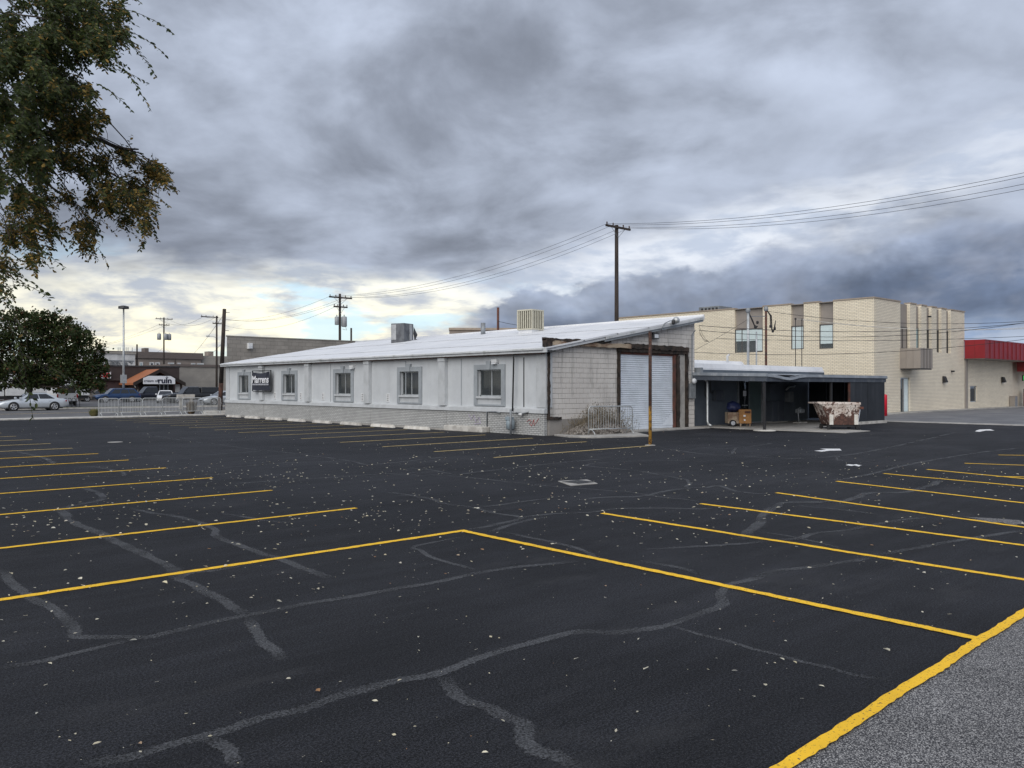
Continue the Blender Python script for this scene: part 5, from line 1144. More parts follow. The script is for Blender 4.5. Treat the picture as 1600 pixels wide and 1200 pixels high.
# restaurant gable
RYF = 114.0
rs = thing('restaurant', 'small dark timber restaurant with orange shingle gable roof', 'building', (40, RYF, 0))
A = onY(250, 576.5, RYF); Lf = onY(208, 598, RYF); Rt = onY(290, 598.5, RYF); th = Vector((0, 0, -.28)); bk = Vector((0, 12, 0)); Lz = (Lf.z+Rt.z)/2; Lf.z = Rt.z = Lz
for nm, P_, m_ in (('roof_slope', Lf, 'orange_roof'), ('roof_slope', Rt, 'orange_roof')):
    b = MB(); b.hexa([P_+th, A+th, A+bk+th, P_+bk+th], [P_, A, A+bk, P_+bk]); b.build(nm, m_, rs)
b = MB(); b.prism([(Lf.x+1.2, RYF+1.2, 0), (Rt.x-1.2, RYF+1.2, 0), (Rt.x-1.2, RYF+1.2, Lz-.1), (A.x, RYF+1.2, A.z-.35), (Lf.x+1.2, RYF+1.2, Lz-.1)], (0, .3, 0)); b.build('front_wall', 'dark_timber', rs)
bx(Lf.x+1.2, Lf.x+1.5, RYF+1.5, RYF+12, 0, Lz).build('side_wall', 'maroon_clad', rs); bx(Rt.x-1.5, Rt.x-1.2, RYF+1.5, RYF+12, 0, Lz).build('side_wall', 'dark_timber', rs)
for P_ in (Lf, Rt):
    b = MB(); d_ = (A-P_); b.hexa([P_+Vector((0, -.06, -.45)), A+Vector((0, -.06, -.45)), A+Vector((0, .02, -.45)), P_+Vector((0, .02, -.45))], [P_+Vector((0, -.06, .03)), A+Vector((0, -.06, .03)), A+Vector((0, .02, .03)), P_+Vector((0, .02, .03))]); b.build('barge_board', 'dark_timber', rs)
for x in (Lf.x+.5, Rt.x-.5): bx(x-.12, x+.12, RYF+.2, RYF+.44, 0, Lz+.1).build('post', 'dark_timber', rs)
d0, d1 = onY(249, 600, RYF+1.1).x, onY(263, 600, RYF+1.1).x
dd = bx(d0, d1, RYF+1.1, RYF+1.2, .1, 2.3).build('entrance', 'galvanised', rs)
for a, c in ((d0+.1, (d0+d1)/2-.06), ((d0+d1)/2+.06, d1-.1)): bx(a, c, RYF+1.07, RYF+1.1, .2, 2.2).build('pane', 'dark_glass', dd)
w0 = onY(274, 600, RYF+1.1).x; bx(w0, w0+.9, RYF+1.08, RYF+1.2, .1, 2.2).build('side_door', 'far_white', rs)
b = MB(); b.tube([Lf+Vector((.15, .1, -.2)), Lf+Vector((.35, .2, -.6)), Lf+Vector((.9, 1.0, -.9)), Lf+Vector((.95, 1.1, -2.4))], .06, 6); b.build('downspout', 'concrete_pale', rs)
s0, s1 = onY(223.8, 600, RYF-.1), onY(273.5, 587.6, RYF-.1)
sg = thing('restaurant_sign', 'white gable sign ending in the word ruin above the restaurant door', 'sign', (s0.x, RYF-.1, s0.z))
b = MB(); b.prism([(s0.x, RYF-.14, s0.z), (s1.x, RYF-.14, s0.z), (s1.x, RYF-.14, s1.z-.35), (s1.x-.6, RYF-.14, s1.z), (s0.x+.7, RYF-.14, s1.z), (s0.x, RYF-.14, s1.z-.3)], (0, .12, 0)); b.build('board', 'sign_white', sg)
wS = s1.x-s0.x
lettering('ruin', 1.02, 'sign_ink', (s0.x+wS*.67, RYF-.16, s0.z+.44), sg, 0, .035, 0, 1.12, 1.0); lettering('cream of', .52, 'sign_ink', (s0.x+wS*.235, RYF-.16, s0.z+.42), sg, 0, .004, 0, .98, 1.0)
b = MB(); xr = s0.x+wS*.735; b.box((xr-.03, RYF-.165, s0.z+.72), (xr+.03, RYF-.15, s0.z+1.22)); b.box((xr-.2, RYF-.165, s0.z+.86), (xr+.2, RYF-.15, s0.z+.90)); b.build('cross_mark', 'sign_ink', sg)
# grey low building to the right of the restaurant
t = thing('low_grey_building', 'low grey block building right of the restaurant', 'building', (50, 126, 0))
xa, xb = onY(266, 600, 126).x, onY(420, 600, 126).x; zt = onY(300, 573, 126).z
bx(xa, xb, 126, 145, 0, zt).build('walls', 'far_grey', t); bx(xa-.1, xb, 125.8, 145, zt, zt+.35).build('coping', 'far_roof', t)
# tall building behind
tb = thing('apartment_block', 'long taupe brick block with a row of small white framed windows', 'building', (60, 160, 0))
Yt = 160.; xa, xb = onY(150, 600, Yt).x, onY(314, 600, Yt).x; zt = onY(240, 550, Yt).z
bx(xa, xb, Yt, Yt+20, 0, zt-1.2).build('walls', 'far_taupe', tb); bx(xa-.3, xb+.3, Yt-.4, Yt+20, zt-1.2, zt).build('parapet', 'far_roof', tb)
x2 = onY(346, 600, Yt).x; bx(xb+.3, x2+30, Yt+.5, Yt+20, 0, onY(330, 556, Yt).z).build('lower_wing', 'far_grey', tb)
bx(onY(232, 600, Yt).x, onY(238, 600, Yt).x, Yt+2, Yt+4, zt, zt+.8).build('roof_box', 'far_roof', tb)
c0, c1 = onY(325.5, 600, Yt+2).x, onY(333.5, 600, Yt+2).x; bx(c0, c1, Yt+2, Yt+4, 5, onY(330, 549, Yt+2).z).build('chimney', 'far_taupe', tb)
wz0, wz1 = onY(240, 574, Yt).z, onY(240, 566, Yt).z
for ua, ub in ((217, 223), (233, 240.5), (242, 249.5), (262, 272), (277, 282), (298, 305), (307, 318)):
    a, c = onY(ua, 600, Yt).x, onY(ub, 600, Yt).x; wn = bx(a, c, Yt-.15, Yt+.1, wz0, wz1).build('window', 'far_white', tb); bx(a+.25, c-.25, Yt-.18, Yt-.15, wz0+.2, wz1-.2).build('pane', 'dark_glass' if ua in (233, 242) else 'sky_glass', wn)
for zc in (onY(240, 560, Yt).z,): bx(xa, xb, Yt-.12, Yt, zc, zc+.3).build('band', 'far_white', tb)
wt = thing('white_block', 'white rendered building with dark scribbled mural behind the light pole', 'building', (35, 146, 0))
xa, xb = onY(140, 600, 146).x, onY(211, 600, 146).x; zt = onY(190, 553, 146).z
bx(xa, xb, 146, 158, 0, zt).build('walls', 'far_white', wt); bx(xa-.1, xb+.1, 145.8, 158, zt, zt+.3).build('coping', 'far_grey', wt)
bx(xa+.2, xb-.2, 145.9, 146, onY(190, 564.5, 146).z, onY(190, 563, 146).z).build('ledge', 'steel_grey', wt)
b = MB(); rr = random.Random(5)
for k in range(26):
    x = rr.uniform(onY(174, 600, 146).x, xb-.6); z_ = rr.uniform(onY(190, 575, 146).z, onY(190, 566, 146).z); pts = [(x+.4*math.sin(i*1.1+k)*rr.uniform(.4, 1), 145.95, z_+.35*math.cos(i*1.7+k)*rr.uniform(.3, 1)) for i in range(5)]; b.tube(pts, .045, 4, False)
b.build('mural', 'steel_grey', wt, kind='stuff')
for u in (184.5, 187.5, 197, 200, 206.5):
    p_ = onY(u, 553, 147); b = MB(); b.tube([(p_.x, 147, p_.z-.2), (p_.x, 147, p_.z+1.1)], .05, 5); b.build('roof_pipe', 'steel_grey', wt)

# ================================================================== POLES AND WIRES
def upole(u, vtop, d, label, arms=(), r0=.16, r1=.11, m_='pole_wood', vb=None, lean=0, ztop=None):
    p_ = PD(u, vtop, d); t = thing('utility_pole', label, 'pole', (p_.x, p_.y, 0)); 
    b = MB(); b.tube([(p_.x-lean*(c), p_.y+lean*s_*0, z) for z, c, s_ in ((-.2, 1, 1), (p_.z*.5, .5, .5), (p_.z, 0, 0))], [r0, (r0+r1)/2, r1], 10); b.build('shaft', m_, t, smooth=True)
    for ax, ay, dz, half, sh in arms:
        dv = Vector((ax, ay, 0)).normalized(); c_ = Vector((p_.x, p_.y-.14, p_.z-dz))+dv*sh; b = MB(); n_ = Vector((-dv.y, dv.x, 0))*.055
        b.hexa([c_-dv*half-n_, c_+dv*half-n_, c_+dv*half+n_, c_-dv*half+n_], [q+Vector((0, 0, .13)) for q in (c_-dv*half-n_, c_+dv*half-n_, c_+dv*half+n_, c_-dv*half+n_)]); arm = b.build('crossarm', m_, t)
        if half > .7 and sh == 0:
            b = MB(); b.tube([c_-dv*half*.55, c_-Vector((0, 0, .6))], .018, 4); b.tube([c_+dv*half*.55, c_-Vector((0, 0, .6))], .018, 4); b.build('brace', 'steel_grey', arm)
        for q in (-.92, -.42, .42, .92):
            b = MB(); b.lathe(c_+dv*half*q+Vector((0, 0, .13)), [(.02, 0), (.045, .05), (.05, .14), (.02, .18)], 7); b.build('insulator', 'insulator', arm)
    return t, p_
def xform(t, p_, off, z, r_=.24, h_=.85):
    b = MB(); b.lathe((p_.x+off[0], p_.y+off[1], z), [(r_*.7, 0), (r_, .05), (r_, h_-.08), (r_*.8, h_)], 12); o = b.build('transformer', 'transformer_grey', t, smooth=True)
    b = MB(); b.lathe((p_.x+off[0], p_.y+off[1], z+h_), [(.04, 0), (.05, .12), (.02, .2)], 6); b.build('bushing', 'insulator', o)
PA, pa = upole(963.5, 352, 54, 'tall wooden utility pole with one crossarm behind the white roof', [(1, 0, .22, 1.2, 0)], .165, .12)
PB, pb = upole(531, 459, 80, 'wooden utility pole with two crossarms and transformers left of the grey cooler', [(1, 0, .45, 1.25, 0), (1, 0, 1.35, .75, 0)], .15, .11)
xform(PB, pb, (-.42, -.15), pb.z-3.05, .20, .8); xform(PB, pb, (.38, -.15), pb.z-3.2, .27, 1.0)
b = MB(); b.tube([(pb.x+.3, pb.y, pb.z-3.4), (pb.x+.7, pb.y-.1, pb.z-3.5), (pb.x+.5, pb.y-.1, pb.z-3.0)], .02, 4); b.build('lead', 'cable', PB)
PC, pc = upole(256, 496, 150, 'far utility pole with three grey transformers behind the restaurant', [(1, -.2, .35, 1.45, 0), (1, -.2, 1.45, .9, 0)], .17, .12)
for o_ in ((-.85, 0), (.25, -.2), (.95, 0)): xform(PC, pc, o_, pc.z-4.1, .36, 1.15)
PE, pe = upole(338.5, 493.5, 120, 'utility pole with an arm reaching left and a small street light', [(1, 0, .3, 1.25, -1.1), (1, 0, 1.2, .65, 0)], .17, .12)
b = MB(); q = Vector((pe.x, pe.y, pe.z-3.2)); b.tube([q, q+Vector((-.6, -.3, .15)), q+Vector((-1.3, -.5, .18))], .03, 5); sl_ = b.build('lamp_arm', 'galvanised', PE)
b = MB(); b.box(q+Vector((-1.75, -.65, .10)), q+Vector((-1.25, -.4, .22))); b.build('lamp_head', 'galvanised', sl_)
PS, psx = upole(214, 538, 140, 'short bare wooden pole behind the dark brown shop', (), .16, .13)
PS2, ps2 = upole(273.5, 560, 135, 'short dark wooden pole behind the restaurant roof', (), .16, .13)
PK, pk = upole(548.7, 512.5, 100, 'short bare pole rising behind the white roof beside the transformer pole', (), .13, .11)
# the leaning pole at the corner of the workshop
p0, p1 = G(343.5, 645), PD(350.5, 483, 57.4); t = thing('leaning_pole', 'dark leaning timber pole with reddish foot at the far corner of the workshop', 'pole', p0)
b = MB(); b.tube([p0-Vector((0, 0, .2)), p0.lerp(p1, .3)], [.17, .16], 10); b.build('foot', 'pole_wood_red', t, smooth=True); b = MB(); b.tube([p0.lerp(p1, .3), p1], [.158, .125], 10); b.build('shaft', 'pole_wood', t, smooth=True)
for f_ in (.97, .80):
    b = MB(); q = p0.lerp(p1, f_); b.tube([q-Vector((.05, .05, 0)), q+Vector((.35, -.1, 0))], .02, 4); b.build('step_pin', 'steel_grey', t)
bx(22.1, 24.3, 56.0, 56.35, -.02, .22).build('kerb_block', 'concrete_white', None, bevel=.02, label='white painted concrete block at the foot of the leaning pole', cat='block')
# parking lot light pole
p_ = PD(193, 483, 98); t = thing('light_pole', 'tall slim grey parking light pole near the restaurant', 'light pole', (p_.x, p_.y, 0)); b = MB(); b.tube([(p_.x, p_.y, 0), (p_.x, p_.y, p_.z)], [.16, .09], 10); b.build('shaft', 'galvanised', t, smooth=True); b = MB(); b.lathe((p_.x, p_.y, p_.z), [(.12, 0), (.62, .05), (.6, .32), (.2, .42)], 10); b.build('lamp_head', 'dark_metal', t)
bx(p_.x-.28, p_.x+.28, p_.y-.28, p_.y+.28, 2.3, 3.3).build('junction_box', 'galvanised', t)
def wires(name, label, spans, r_=.014, m_='cable_grey'):
    r_ *= .75
    a0 = Vector(spans[0][0]); t = thing(name, label, 'wires', (a0.x, a0.y, a0.z))
    for a, c, s_ in spans: b = MB(); b.tube(sag(a, c, s_, 20), r_, 4, False); b.build('wire', m_, t)
    return t
tp = lambda p, o, dz=.05: Vector((p.x+o, p.y-.14, p.z-dz))
wires('overhead_wires', 'four high power lines from the tall pole to the upper right', [(tp(pa, o), (pa.x-.2+o, -2.5, pa.z+.15-abs(o)*.1), 1.6+.2*k*0+.10*o) for k, o in enumerate((-1.1, -.5, .5, 1.1))], .014)
wires('overhead_wires', 'sagging power lines between the tall pole and the transformer pole', [(tp(pa, o), tp(pb, o, .3), 1.2+.1*o) for o in (-1.1, -.5, .5, 1.1)], .014)
wires('overhead_wires', 'power lines from the transformer pole to the far left pole', [(tp(pb, o, .3), tp(pe, o-1.1, .2), 1.3) for o in (-1.1, .5, 1.1)]+[(tp(pb, -.4, 1.2), tp(pe, .3, 1.1), 1.5)], .016)
wires('overhead_wires', 'thin power lines between the two far left poles', [(tp(pe, o-1.1, .2), tp(pc, o, .3), 1.2) for o in (-.9, .9)]+[(tp(pc, -.8, 1.3), PD(-40, 565, 150), 2.0), (tp(pc, .6, 1.3), PD(-40, 560, 150), 2.0)], .022)
wires('guy_wires', 'slanting guy wires between the leaning pole and the far pole', [(p1+Vector((0, 0, -.3)), PD(300, 555, 110), .2), (p1+Vector((0, 0, -2.2)), PD(318, 560, 110), .2), (tp(pc, -.3, 5.6), PD(215, 553, 146), .8), (tp(pc, .3, 5.6), PD(315, 562, 146), 1.2)], .02)
wires('service_wires', 'service cables crossing in front of the cream store', [
 ((31.95, 22.6, 4.72), PD(1700, 492, 44), .55), ((31.95, 22.6, 4.50), PD(1700, 486, 44), .75), (PD(1060, 549, 46), PD(1700, 516, 44), .62),
 ((41.75, 25, 6.15), PD(1700, 494, 44), .55), (PD(1120, 529, 46), PD(1700, 520, 45), .25)], .016, 'cable')
wires('service_wires', 'pale service cables from the thin roof rods to the right', [((43.51, 24.2, 5.76), PD(1700, 504, 46), .5), ((44.22, 24.2, 5.78), PD(1700, 507, 46), .45)], .014, 'concrete_pale')
wires('service_wires', 'loose loop of cable at the right corner of the workshop gable', [((31.95, 22.6, 4.72), (32.6, 22.5, 4.0), .15), ((31.95, 22.6, 4.6), (32.5, 22.5, 4.05), .25), ((32.6, 22.5, 4.0), (31.95, 22.6, 4.4), .1), ((32.5, 25, 2.95), (39.9, 25, 5.6), .1)], .012, 'cable')

# ================================================================== VEHICLES
def car(name, label, cat, loc, heading, paint, L=4.8, W=1.84, kind='sedan', group=None):
    t = thing(name, label, cat, loc, heading, group); lift = {'sedan': 0, 'suv': .12, 'pickup': .22}[kind]
    S = {'sedan': dict(st=[(-1, .62, .86), (-.97, .90, .93), (-.80, .98, .97), (-.55, .97, 1), (0, .94, 1), (.42, .93, 1), (.62, .86, .985), (.85, .76, .95), (.97, .66, .86), (1, .50, .74)], gh=(.46, .16, -.36, -.78), zr=1.44, belt=.93, wr=.33, ax=(.595, -.565)),
         'suv': dict(st=[(-1, .80, .90), (-.97, 1.02, .95), (-.7, 1.08, 1), (-.3, 1.06, 1), (.2, 1.04, 1), (.45, 1.03, 1), (.60, .98, .99), (.86, .90, .96), (.97, .78, .88), (1, .55, .76)], gh=(.50, .24, -.72, -.95), zr=1.66, belt=1.02, wr=.36, ax=(.60, -.575)),
         'pickup': dict(st=[(-1, .88, .97), (-.99, 1.12, 1), (-.6, 1.14, 1), (-.18, 1.14, 1), (.1, 1.12, 1), (.40, 1.12, 1), (.56, 1.10, .99), (.86, 1.04, .98), (.98, .92, .92), (1, .62, .84)], gh=(.44, .24, -.16, -.20), zr=1.86, belt=1.12, wr=.40, ax=(.62, -.60))}[kind]
    hw = W/2; zb = .22+lift; b = MB(); ring = []
    for x, zd, wf in S['st']:
        w_ = hw*wf; xx = x*L/2; zb_ = zb+(.10 if abs(x) > .9 else 0)
        ring.append([(xx, -w_*.94, zb_), (xx, -w_, zb_+.14), (xx, -w_, min(.62+lift*.8, zd-.08)), (xx, -w_*.97, zd-.06), (xx, -w_*.86, zd), (xx, 0, zd+.03), (xx, w_*.86, zd), (xx, w_*.97, zd-.06), (xx, w_, min(.62+lift*.8, zd-.08)), (xx, w_, zb_+.14), (xx, w_*.94, zb_)])
    n = 11; b.add([p for r in ring for p in r], [(i*n+j, i*n+(j+1) % n, (i+1)*n+(j+1) % n, (i+1)*n+j) for i in range(len(ring)-1) for j in range(n)]+[tuple(range(n)), tuple(range((len(ring)-1)*n, len(ring)*n))[::-1]])
    body = b.build('body', paint, t, smooth=True, local=True)
    xA, xB, xC, xD = [q*L/2 for q in S['gh']]; zr, zt = S['zr'], S['belt']-.05; wb, wr = hw*.93, hw*.74
    cv = [(xA, -wb, zt), (xB, -wr, zr-.05), (xC, -wr, zr-.05), (xD, -wb, zt), (xA, wb, zt), (xB, wr, zr-.05), (xC, wr, zr-.05), (xD, wb, zt), (xB-.1, -wr*.7, zr), (xC+.1, -wr*.7, zr), (xB-.1, wr*.7, zr), (xC+.1, wr*.7, zr)]
    b = MB(); b.add(cv, [(0, 3, 2, 1), (4, 5, 6, 7), (0, 1, 8, 10, 5, 4), (3, 7, 6, 11, 9, 2), (1, 2, 9, 8), (5, 10, 11, 6), (8, 9, 11, 10)]); cab = b.build('cabin', paint, t, local=True)
    def bil(A, B, C, D, s, u): return (A.lerp(D, s)).lerp(B.lerp(C, s), u)
    V_ = [Vector(q) for q in cv]
    for sg, (A, B, C, D) in ((-1, (V_[0], V_[1], V_[2], V_[3])), (1, (V_[4], V_[5], V_[6], V_[7]))):
        cuts = {'sedan': ((.10, .47), (.50, .88)), 'suv': ((.08, .36), (.39, .66), (.69, .93)), 'pickup': ((.08, .50), (.54, .93))}[kind]
        for s0, s1 in cuts:
            b = MB(); o_ = Vector((0, sg*.012, 0)); b.quad(*[bil(A, B, C, D, s, u)+o_ for s, u in ((s0, .14), (s0 if s0 > .2 else s0+.02, .88), (s1, .88), (s1, .14))]); b.build('side_window', 'car_glass', cab, local=True)
    b = MB(); o_ = Vector((.012, 0, .006)); b.quad(*[bil(V_[0], V_[1], V_[5], V_[4], s, u)+o_ for s, u in ((.06, .08), (.06, .93), (.94, .93), (.94, .08))]); b.build('windshield', 'car_glass', cab, local=True)
    b = MB(); o_ = Vector((-.012, 0, .006)); b.quad(*[bil(V_[3], V_[2], V_[6], V_[7], s, u)+o_ for s, u in ((.06, .12), (.06, .9), (.94, .9), (.94, .12))]); b.build('rear_window', 'car_glass', cab, local=True)
    R0 = S['wr']
    for ax in S['ax']:
        x = ax*L/2
        for sg in (-1, 1):
            y = sg*(hw-.10)
            b = MB(); b.lathe((x, sg*(hw-.12), R0+.02), [(R0*1.16, -.1), (R0*1.16, .128 if sg > 0 else -.128)] if sg > 0 else [(R0*1.16, -.128), (R0*1.16, .1)], 22, 'Y'); b.build('wheel_arch', 'black_iron', t, local=True)
            b = MB(); b.lathe((x, y, R0), [(R0*.62, -.11), (R0*.94, -.115), (R0, -.08), (R0, .08), (R0*.94, .115), (R0*.62, .11)], 22, 'Y'); wh = b.build('wheel', 'tyre', t, local=True, smooth=True)
            b = MB(); yo = y+sg*.112; b.lathe((x, yo, R0), [(R0*.66, -.008), (R0*.66, .008)], 20, 'Y'); b.build('rim_back', 'dark_metal', wh, local=True)
            b = MB(); b.lathe((x, yo+sg*.012, R0), [(R0*.18, -.01), (R0*.18, .01)], 10, 'Y')
            for k in range(5):
                a = k*2*math.pi/5+.3; ca, sa = math.cos(a), math.sin(a); px, pz = -sa*R0*.10, ca*R0*.10; q = [(x+ca*R0*.12+px, R0+sa*R0*.12+pz), (x+ca*R0*.66+px*1.3, R0+sa*R0*.66+pz*1.3), (x+ca*R0*.66-px*1.3, R0+sa*R0*.66-pz*1.3), (x+ca*R0*.12-px, R0+sa*R0*.12-pz)]
                b.prism([(u_, yo+sg*.004, v_) for u_, v_ in q], (0, sg*.012, 0))
            b.tube([(x+R0*.66*math.cos(a), yo+sg*.006, R0+R0*.66*math.sin(a)) for a in [i*2*math.pi/20 for i in range(21)]], .016, 4, False); b.build('rim', 'rim', wh, local=True)
    zl = S['st'][-3][1]-.12; zr_ = S['st'][1][1]-.10
    for sg in (-1, 1):
        b = MB(); b.hexa([(L/2*.86, sg*hw*.955, zl-.06), (L/2*.985, sg*hw*.62, zl-.10), (L/2*.97, sg*hw*.55, zl-.10), (L/2*.85, sg*hw*.8, zl-.06)], [(L/2*.82, sg*hw*.955, zl+.06), (L/2*.965, sg*hw*.60, zl+.02), (L/2*.95, sg*hw*.5, zl+.02), (L/2*.82, sg*hw*.8, zl+.06)]); b.build('headlight', 'light_clear', t, local=True)
        b = MB(); b.hexa([(-L/2*.90, sg*hw*.975, zr_-.08), (-L/2*1.003, sg*hw*.84, zr_-.08), (-L/2*1.003, sg*hw*.55, zr_-.08), (-L/2*.90, sg*hw*.55, zr_-.08)], [(-L/2*.90, sg*hw*.965, zr_+.05), (-L/2*.99, sg*hw*.82, zr_+.05), (-L/2*.99, sg*hw*.55, zr_+.05), (-L/2*.90, sg*hw*.55, zr_+.05)]); b.build('tail_light', 'light_red', t, local=True)
        b = MB(); b.box((xA-.22, sg*(hw+.0)-.02, zt+.06), (xA-.06, sg*(hw+.15)-.02 if sg > 0 else sg*(hw-.0)+.04, zt+.20)) if sg > 0 else b.box((xA-.22, -hw-.14, zt+.06), (xA-.06, -hw+.02, zt+.20)); b.build('mirror', paint, t, local=True, bevel=.02)
        for k, (xd) in enumerate(((xA+xC)/2*.5+xA*.02, (xC+xD)/2+.35) if kind != 'pickup' else ((xA+xC)/2, xC+.05)):
            b = MB(); b.box((xd-.09, sg*hw*.99-.012, zt-.12), (xd+.09, sg*hw*.99+.012, zt-.085)); b.build('door_handle', paint, t, local=True)
    b = MB(); b.box((L/2*.965, -hw*.45, zb+.22), (L/2*1.004, hw*.45, zl-.08)); b.build('grille', 'black_iron', t, local=True)
    b = MB(); b.box((-L*.40, -hw*.96, zb-.05), (L*.40, -hw*.90, zb+.03)); b.box((-L*.40, hw*.90, zb-.05), (L*.40, hw*.96, zb+.03)); b.box((-L*.42, -hw*.7, zb-.04), (L*.42, hw*.7, zb+.02)); b.build('underbody', 'black_iron', t, local=True)
    if kind == 'suv':
        for sg in (-1, 1): b = MB(); b.tube([(xB-.3, sg*wr*.9, zr-.02), (xB-.45, sg*wr*.9, zr+.05), (xC+.3, sg*wr*.9, zr+.05), (xC+.15, sg*wr*.9, zr-.02)], .02, 5); b.build('roof_rail', 'dark_metal', t, local=True)
    if kind == 'pickup':
        b = MB(); b.box((-L*.485, -hw*.85, 1.10), (xD-.08, hw*.85, 1.155)); b.build('bed_cover', 'black_iron', t, local=True)
    return t
def carpaint(name, c, metal=.3):
    m, g, b = newmat(name); b.inputs['Base Color'].default_value = (*c, 1); b.inputs['Metallic'].default_value = metal; b.inputs['Roughness'].default_value = .32; b.inputs['Coat Weight'].default_value = .6; b.inputs['Coat Roughness'].default_value = .08
    t = g.n('ShaderNodeNewGeometry').outputs['Position']; g.put(b.inputs['Base Color'], g.vm('SCALE', g.mix(0.0, c, c), (0, 0, 0), g.m('ADD', .85, g.m('MULTIPLY', g.noise(t, 2.5, 4, .6), .3))))
carpaint('paint_silver', (.62, .66, .70), .45); carpaint('paint_blue', (.012, .045, .13)); carpaint('paint_black', (.010, .011, .013), .1); carpaint('paint_navy', (.008, .010, .022), .2); carpaint('paint_white', (.80, .81, .83), 0); carpaint('paint_bronze', (.16, .14, .12), .3)
def at(u, Y): return onY(u, 604, Y).x
car('parked_car', 'silver sedan parked on the street in front of the left tree', 'car', (at(50.5, 75), 75, -.02), math.pi, 'paint_silver', 4.95, 1.84, 'sedan', 'vehicles across the street')
car('parked_car', 'blue estate crossover parked beside the light pole', 'car', (at(182.5, 104), 104, .03), math.pi, 'paint_blue', 5.0, 1.86, 'suv', 'vehicles across the street')
car('parked_car', 'dark bronze sedan behind the blue crossover', 'car', (at(152, 112), 112, .03), math.pi, 'paint_bronze', 4.7, 1.8, 'sedan', 'vehicles across the street')
car('pickup_truck', 'dark navy pickup parked between the blue crossover and the white car', 'pickup', (at(236.5, 105.5), 105.5, .03), math.pi, 'paint_navy', 5.9, 1.98, 'pickup', 'vehicles across the street')
car('parked_car', 'white sedan facing the street between the two dark pickups', 'car', (at(258.5, 97), 97, .03), -math.pi/2-.35, 'paint_white', 4.6, 1.8, 'sedan', 'vehicles across the street')
pu = car('pickup_truck', 'black pickup with a tall canopy over its bed right of the restaurant', 'pickup', (at(300, 94), 94, .03), math.pi, 'paint_black', 6.1, 2.0, 'pickup', 'vehicles across the street')
b = MB(); b.hexa([(-3.0, -.92, 1.14), (-.72, -.92, 1.14), (-.72, .92, 1.14), (-3.0, .92, 1.14)], [(-2.9, -.78, 1.80), (-.78, -.78, 1.80), (-.78, .78, 1.80), (-2.9, .78, 1.80)]); b.build('bed_canopy', 'paint_black', pu, local=True, bevel=.04)
car('parked_car', 'silver sedan just showing between the shrub and the leaning pole', 'car', (at(350, 82), 82, .03), math.pi, 'paint_silver', 4.7, 1.8, 'sedan', 'vehicles across the street')
# white box truck behind the tree
t = thing('box_truck', 'white box truck parked behind the left tree', 'truck', (at(48, 95), 95, .03), math.pi)
tx0 = 0
b = MB(); b.box((-5.2, -1.15, .95), (2.4, 1.15, 3.1)); b.build('cargo_box', 'white_metal', t, local=True, bevel=.03)
b = MB(); b.hexa([(2.5, -1.0, .55), (4.6, -1.0, .55), (4.6, 1.0, .55), (2.5, 1.0, .55)], [(2.5, -.92, 2.35), (3.4, -.9, 2.35), (3.4, .9, 2.35), (2.5, .92, 2.35)]); cb = b.build('cab', 'white_metal', t, local=True, bevel=.05)
b = MB(); b.box((2.7, -1.005, 1.4), (3.4, -.955, 2.1)); b.box((2.7, .955, 1.4), (3.4, 1.005, 2.1)); b.build('side_window', 'car_glass', cb, local=True)
b = MB(); b.box((-5.1, -1.0, .6), (4.2, 1.0, .94)); b.build('chassis', 'black_iron', t, local=True)
for x in (-3.4, 3.5):
    for sg in (-1, 1): b = MB(); b.lathe((x, sg*.98, .42), [(.2, -.12), (.42, -.1), (.42, .1), (.2, .12)], 16, 'Y'); b.build('wheel', 'tyre', t, local=True, smooth=True)
t2 = thing('delivery_van', 'white van cab seen between the tree crown and the silver sedan', 'van', (at(96, 90), 90, .03), math.pi/2)
b = MB(); b.hexa([(-2.2, -.95, .45), (2.3, -.95, .45), (2.3, .95, .45), (-2.2, .95, .45)], [(-2.2, -.82, 2.1), (1.2, -.82, 2.1), (1.2, .82, 2.1), (-2.2, .82, 2.1)]); vb = b.build('body', 'white_metal', t2, local=True, bevel=.06)
b = MB(); b.box((-2.215, -.7, 1.25), (-2.19, .7, 1.85)); b.build('rear_window', 'car_glass', vb, local=True)
for sg in (-1, 1): b = MB(); b.box((-2.22, sg*.86-.06, .8), (-2.19, sg*.86+.06, 1.15)); b.build('tail_light', 'light_red', vb, local=True)
for x in (-1.4, 1.5):
    for sg in (-1, 1): b = MB(); b.lathe((x, sg*.85, .36), [(.2, -.1), (.36, -.09), (.36, .09), (.2, .1)], 16, 'Y'); b.build('wheel', 'tyre', t2, local=True, smooth=True)

# ---- small things across the street
t = thing('concrete_sign', 'low pale concrete sign wall behind the barriers', 'sign wall', (at(290.5, 72), 72, 0)); a, c = at(277, 72), at(304, 72)
bx(a, c, 71.9, 72.2, .85, 1.22).build('slab', 'concrete_pale', t, bevel=.02); bx(a+.2, a+.4, 71.95, 72.15, -.02, .85).build('leg', 'concrete', t); bx(c-.4, c-.2, 71.95, 72.15, -.02, .85).build('leg', 'concrete', t)
def shrub(name, label, c, rx, rz_, m_, n, tall):
    t = thing(name, label, 'shrub', c); rr = random.Random(int(c[0]*10)); b = MB()
    for _ in range(n):
        a = rr.uniform(0, 6.28); r_ = rx*rr.random()**.5; base = Vector((c[0]+math.cos(a)*r_*.4, c[1]+math.sin(a)*r_*.4, c[2])); tipp = Vector((c[0]+math.cos(a)*r_, c[1]+math.sin(a)*r_, c[2]+rz_*rr.uniform(.4, 1))); s_ = Vector((-math.sin(a), math.cos(a), 0))*.035
        b.add([base-s_*.4, base+s_*.4, base.lerp(tipp, .6)+s_, tipp, base.lerp(tipp, .6)-s_], [(0, 1, 2, 3, 4)])
    b.build('stems', m_, t)
